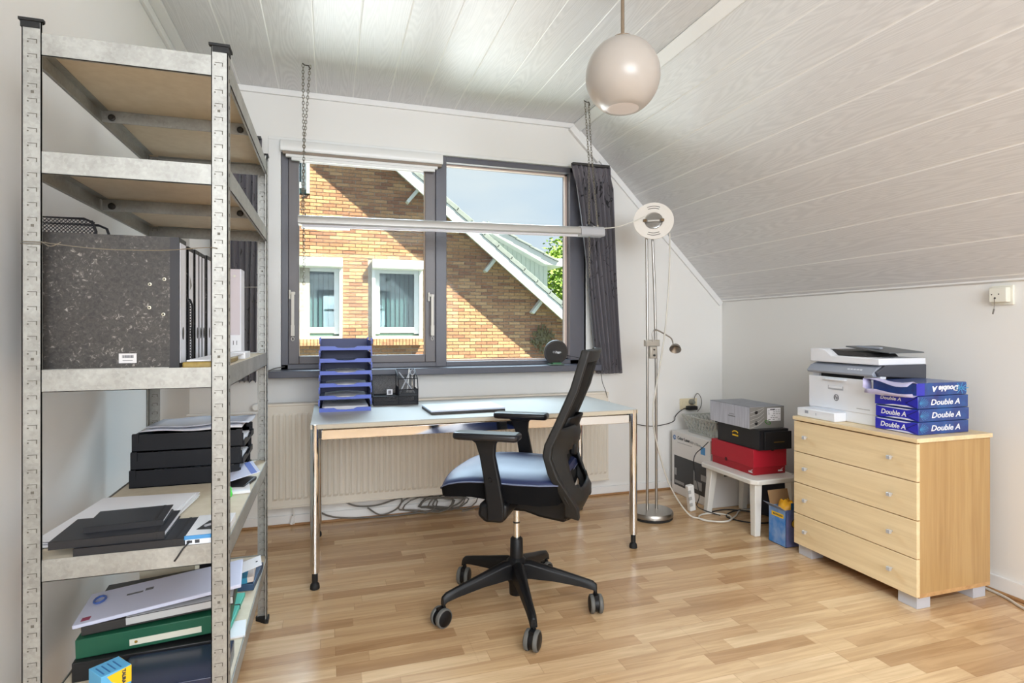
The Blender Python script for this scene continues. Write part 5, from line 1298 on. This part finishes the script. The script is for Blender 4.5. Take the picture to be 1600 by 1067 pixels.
# bookends of mesh between the files
for k, (yy, lb_) in enumerate(((1.682, 'front black mesh bookend standing between the lever arch files'), (1.708, 'rear black mesh bookend standing between the lever arch files'))):
    t = thing('mesh_bookend', lb_, 'bookend', (-.42, yy, z3), 0, 'mesh bookends between the files')
    xa, xb, h_ = -.50, -.350 + k * .004, .185 - k * .006
    M().tube([(xa, yy, z3), (xa, yy, z3 + h_), (xb - .02, yy, z3 + h_), (xb - .006, yy, z3 + h_ - .006), (xb, yy, z3 + h_ - .022), (xb, yy, z3)], .0028, 6).build('wire_frame', WB, t, smooth=60)
    o = lattice(M(), (xa, yy, z3), (xb - xa - .002, 0, 0), (0, 0, h_ - .008), .0052, .0013).build('mesh_panel', WB, t); o['kind'] = 'stuff'
mt = thing('mesh_letter_tray', 'black wire mesh file rack rising behind the marbled file', 'file rack', (-.60, 1.72, z3))
for yy, xb, ht in ((1.715, -.567, .375), (1.727, -.54, .362)):
    M().tube([(-.715, yy, z3 + .06), (-.715, yy, z3 + ht), (xb - .025, yy, z3 + ht), (xb - .007, yy, z3 + ht - .008), (xb, yy, z3 + ht - .03), (xb, yy, z3)], .0035, 6).build('wire_frame', WB, mt, smooth=60)
o = lattice(M(), (-.715, 1.716, z3 + .06), (.145, 0, 0), (0, 0, .312), .0062, .0016).build('mesh_panel', WB, mt); o['kind'] = 'stuff'
item(M().box(-.575, -.40, 0, .004, 0, .330), 'folder', mat('cream_folder', (222, 208, 176), .7), 'cream cardboard folder edge showing above the marbled file', 'folder', (.0, 1.7295, z3))
item(M().prism([(-.34, 1.565), (-.262, 1.565), (-.262, 1.90), (-.34, 1.90)], 0, .016, 2), 'wooden_board', mat('olive_varnished_wood', (150, 128, 62), .35, noise=(40, (116, 92, 40), .8)), 'olive varnished wooden board on the shelf edge beside the files', 'board', (0, 0, z3), bevel=.004)
item(M().prism([(-.335, 1.59), (-.268, 1.60), (-.262, 2.14), (-.335, 2.13)], 0, .003, 2), 'paper_sheet', PAPER, 'white papers lying on the olive wooden board', 'paper', (0, 0, z3 + .0165))
item(M().box(-.30, -.258, 2.02, 2.14, 0, .022), 'small_box', mat('white_gloss_box', (232, 234, 238), .4), 'small white box on the shelf right of the front post', 'box', (0, 0, z3), bevel=.002)

# shelf four
z4 = zs[1]
tl3 = ['lowest black letter tray on the rack with papers', 'middle black letter tray on the rack with papers', 'top black letter tray on the rack covered by loose sheets']
for k in range(3):
    t = thing('letter_tray', tl3[k], 'letter tray', (-.292 + .004 * k, 2.30, z4 + .0005 + k * .0595), PI / 2, 'black letter trays on the rack')
    tray_parts(t, mat('black_tray', (26, 27, 32), .4, spec=.3), mat('black_tray', (26, 27, 32), .4, spec=.3), .25, .335, .058)
    # high side walls
    for q_ in (-1, 1): M().box(min(q_ * .122, q_ * .1255), max(q_ * .122, q_ * .1255), .012, .335, .003, .0565).build('side_wall', mat('black_tray', (26, 27, 32), .4, spec=.3), t, world=False)
    sheets('paper', t, .21, .30, .006, 5, seed=20 + k, curl=.01)
for k, (m_, lb_, dx_) in enumerate(((PAPER, 'loose white sheets on top of the black trays', 0), (mat('clear_film', (206, 210, 224), .2), 'wrinkled clear plastic sleeve on top of the black trays', .03))):
    mm = M(); g = []
    for i in range(13):
        row = []
        for j in range(9): u = i / 12; v = j / 8; row.append((-.60 + u * .31 + dx_ * .6, 2.185 + v * .22 + .02 * u * k, .003 * math.sin(9 * u + 3 * v + k) + .005 * math.sin(4 * v + 2 * k) * u + .003 * k))
        g.append(row)
    mm.loft(g, False, closed=False); o = item(mm, 'loose_sheets', m_, lb_, 'paper', (0, 0, z4 + .184 + k * .008), smooth=60)
    s5 = o.modifiers.new('t', 'SOLIDIFY'); s5.thickness = .002
for k in range(8):
    o = item(M().box(-.165, .165, -.20, .20, 0, .0022), 'paper_sheet', PAPER, None, None, (-.53 + random.uniform(-.008, .008), 1.82 + random.uniform(-.01, .01), z4 + .0004 + k * .0024), -.06 + random.uniform(-.03, .03))
    tag(o, 'large white paper sheet in the fanned stack behind the notebooks', 'paper', 'large white sheets stacked on the rack'); o.scale = (.76, .9, 1)
NB = mat('black_notebook_cover', (40, 42, 48), .45); NBE = mat('black_notebook_spine', (24, 24, 28), .5)
for k, (lb_, cx_, cy_, w_, d_, h_, rz_) in enumerate((('lowest black notebook at the front of the rack shelf', -.447, 1.640, .225, .165, .020, .0), ('middle black notebook with its corner sticking out left', -.495, 1.650, .232, .17, .018, .02), ('top smaller black notebook with elastic band', -.478, 1.675, .165, .13, .014, .06))):
    zz = z4 + .0005 + (.0, .0205, .039)[k]
    t = thing('notebook', lb_, 'notebook', (cx_, cy_, zz), rz_, 'black notebooks on the rack shelf')
    M().box(-w_ / 2, w_ / 2, -d_ / 2, d_ / 2, h_ - .002, h_).box(-w_ / 2, w_ / 2, -d_ / 2, d_ / 2, 0, .002).build('cover', NB, t, world=False)
    M().box(-w_ / 2, w_ / 2, -d_ / 2 - .001, -d_ / 2 + .002, 0, h_).build('spine', NBE, t, world=False)
    M().box(-w_ / 2 + .003, w_ / 2 - .004, -d_ / 2 + .004, d_ / 2 - .004, .002, h_ - .002).build('pages', PAPER, t, world=False)
    M().box(w_ / 2 - .022, w_ / 2 - .016, -d_ / 2 - .0016, d_ / 2 + .001, -.0002, h_ + .0006).build('elastic_band', BLACK, t, world=False)
tag(M().tube(spline([(-.345, 1.60, z4 + .012), (-.325, 1.565, z4 + .010), (-.335, 1.548, z4 - .002), (-.345, 1.545, z4 - .018), (-.352, 1.545, z4 - .028)]), .0022, 5).build('ribbon', BLACK, smooth=60), 'black ribbon marker hanging over the front beam', 'ribbon')
t = thing('small_carton', 'small white and blue carton with window beside the notebooks', 'box', (-.285, 1.64, z4))
M().box(-.334, -.245, 1.565, 1.73, z4 + .0004, z4 + .022).build('carton', mat('white_gloss_box', (232, 234, 238), .4), t, bevel=.001)
M().box(-.335, -.2445, 1.563, 1.566, z4 + .014, z4 + .023).build('blue_stripe', mat('blue_print', (70, 140, 196), .5), t)
M().prism([(-.318, 1.61), (-.262, 1.60), (-.255, 1.67), (-.300, 1.675)], z4 + .0222, z4 + .0228, 2).build('window', BLACK, t)
M().tube([(-.302, 1.625, z4 + .024), (-.275, 1.650, z4 + .024)], .004, 6).build('pen_inside', SILV, t)
M().box(-.330, -.318, 1.5644, 1.565, z4 + .005, z4 + .011).box(-.312, -.302, 1.5644, 1.565, z4 + .004, z4 + .012).build('printed_symbol', mat('text_dark', (60, 60, 64), .6), t)
item(M().box(-.05, .05, -.09, .09, 0, .008), 'paper_sheet', PAPER, 'white paper under the letters on the right shelf edge', 'paper', (-.305, 2.09, z4 + .0004), .15)
item(M().box(-.045, .045, -.065, .065, 0, .012), 'black_case', mat('black_case_plastic', (30, 30, 34), .35), 'flat black case below the blue edged letter', 'case', (-.298, 2.305, z4 + .0005), -.2, bevel=.004).location.y = 2.125
t = thing('letter', 'white letter with a blue edge lying tilted on the black case', 'letter', (-.30, 2.16, z4 + .035), .25)
t.rotation_euler = (0, -.22, .25)
M().box(-.06, .06, -.09, .09, -.001, .001).build('sheet', mat('lilac_paper', (206, 210, 232), .7), t, world=False)
M().box(.032, .05, -.09, .09, .001, .0014).build('blue_stripe', PAPERB, t, world=False)
item(M().sphere((0, 0, 0), .016, 12).sphere((.006, -.016, -.008), .014, 12).sphere((-.004, -.004, .014), .012, 12), 'plush_toy', LGREEN, 'neon green fluffy toy on the shelf behind the front post', 'toy', (-.306, 1.975, z4 + .022), smooth=60)

# shelf five
z5 = zs[0]
def slab(name, m, label, cat, c, size, R, group=None, extra=None, bevel=.002):
    t = thing(name, label, cat, c, 0, group); t.rotation_euler = R
    M().box(-size[0] / 2, size[0] / 2, -size[1] / 2, size[1] / 2, 0, size[2]).build('cover' if name != 'paper_sheaf' else 'sheets', m, t, bevel=bevel, world=False)
    return t
t = slab('ring_binder', mat('glossy_navy_binder', (34, 42, 66), .22), 'glossy dark navy ring binder at the bottom front of the rack', 'binder', (-.375, 1.665, z5 + .0006), (.25, .17, .045), (0, 0, .02))
t = slab('ring_binder', BLACK, 'black ring binder below the green folder', 'binder', (-.47, 1.86, z5 + .0006), (.33, .22, .050), (0, 0, .05))
M().box(.155, .166, -.11, -.109, .004, .046).build('metal_edge', STEEL, t, world=False)
t = slab('folder', GREEN, 'dark green folder with a white spine label', 'folder', (-.455, 1.90, z5 + .056), (.36, .26, .050), (0.0, -.03, .06))
M().box(-.06, .11, -.1315, -.13, .010, .026).build('spine_label', mat('cream_label', (214, 212, 196), .6), t, world=False)
M().lathe([(.004, 0), (.0001, .0005)], (-.045, -.1318, .018), rotm('X', PI / 2), 12).build('gold_dot', mat('dull_gold', (150, 116, 40), .5), t, world=False)
t = slab('folder', BLACK2, 'black folder with a pale grey panel above the green folder', 'folder', (-.450, 1.92, z5 + .113), (.36, .27, .024), (0, -.05, .08))
M().box(-.08, .178, -.130, .05, .024, .0248).box(-.08, .178, -.1362, -.135, .006, .024).build('grey_panel', mat('pale_grey_panel', (190, 190, 190), .5), t, world=False)
t = slab('paper_sheaf', mat('lilac_paper', (206, 210, 232), .7), 'sheaf of white papers in clear sleeve topping the folder pile', 'paper', (-.450, 1.885, z5 + .146), (.40, .19, .010), (0.02, -.10, .10))
M().tube([(-.165 + .014 * math.cos(a), .03 + .022 * math.sin(a), .014) for a in [i * PI / 5 for i in range(10)]], .003, 5, closed=True).build('blue_clip', mat('blue_clip', (70, 100, 170), .4), t, world=False)
tx = M(); tx.box(-.10, -.06, .02, .03, .010, .0105).box(-.055, -.035, .025, .04, .010, .0105); tx.build('printed_symbol', mat('text_grey2', (110, 112, 120), .6), t, world=False)
M().box(-.185, -.165, -.08, -.06, .010, .0105).build('red_symbol', mat('wine_print', (150, 60, 90), .6), t, world=False)
t = slab('folder', TEAL, 'teal elastic folder sticking out at the right of the pile', 'folder', (-.325, 1.95, z5 + .028), (.11, .24, .014), (0, 0, -.05))
M().box(-.056, .056, .03, .036, -.0004, .0148).build('elastic_band', BLACK, t, world=False)
item(M().box(-.03, .03, -.05, .05, 0, .005), 'card', PAPER, 'white card on the board right of the teal folder', 'card', (-.272, 1.90, z5 + .0004), .1)
t = slab('book', mat('slate_blue_book', (52, 78, 108), .4), 'slate blue book at the rear right of the bottom shelf', 'book', (-.295, 2.27, z5 + .0006), (.10, .19, .024), (0, 0, -.06))
t = slab('book', mat('pale_book', (206, 196, 190), .5), 'pale book with a blue square on the slate blue book', 'book', (-.305, 2.26, z5 + .026), (.10, .18, .018), (0, -.10, .05))
M().box(-.0, .03, -.0912, .0, .0, .0186).build('blue_square', mat('petrol_blue_print', (40, 126, 160), .5), t, world=False)
t = slab('card', PAPER, 'long white punched card lying tilted on the pale book', 'card', (-.290, 2.22, z5 + .066), (.12, .06, .002), (.25, -.28, .1))
M().lathe([(.004, 0), (.0001, .0006)], (.045, 0, .002), None, 12).build('punched_hole', BLACK, t, world=False)
t = thing('white_carton', 'white printed carton standing behind the front post', 'box', (-.345, 2.10, z5))
M().box(-.40, -.318, 2.06, 2.14, z5 + .0006, z5 + .115).build('carton', mat('white_gloss_box', (232, 234, 238), .4), t, bevel=.001)
M().box(-.40, -.318, 2.07, 2.135, z5 + .115, z5 + .150).build('dark_contents', mat('black_case_plastic', (30, 30, 34), .35), t)
pl_ = M()
for q in range(6): pl_.box(-.345, -.325, 2.0592, 2.06, z5 + .03 + q * .008, z5 + .032 + q * .008)
pl_.build('printed_lines', mat('blue_grey_text', (110, 118, 160), .6), t)
item(M().obox((0, 0, .10), (.16, .13, .2)), 'cardboard_box', mat('cream_box', (206, 198, 178), .7), 'cream cardboard box at the rear of the bottom shelf', 'box', (-.53, 2.25, z5 + .0004), .2, bevel=.002)
t = thing('toner_box', 'light blue and yellow toner box at the bottom front left', 'box', (-.50, 1.60, z5 + .0006), .70)
M().box(-.032, .032, -.032, .032, 0, .100).build('carton', mat('light_blue_carton', (96, 176, 222), .45), t, bevel=.001, world=False)
M().add([(.0326, -.032, .058), (.0326, .032, .052), (.0326, .032, .0995), (.0326, .006, .0995), (.0326, -.012, .078)], [(0, 1, 2, 3, 4)]).add([(-.020, -.0326, .095), (.032, -.0326, .0995), (.032, -.0326, .060), (.012, -.0326, .062), (-.01, -.0326, .078)], [(0, 1, 2, 3, 4)]).build('yellow_panel', YELL, t, world=False)
text('TAURA', .010, mat('text_dark', (60, 60, 64), .6), t, (.012, -.0332, .096), (0, 0, -1), (1, 0, 0), world=False, bold=.0006)
ln = M()
for q in range(4): ln.box(-.024 + q * .012, -.021 + q * .012, -.024, .018, .1001, .1005)
ln.build('printed_lines', mat('blue_print2', (50, 110, 170), .5), t, world=False)
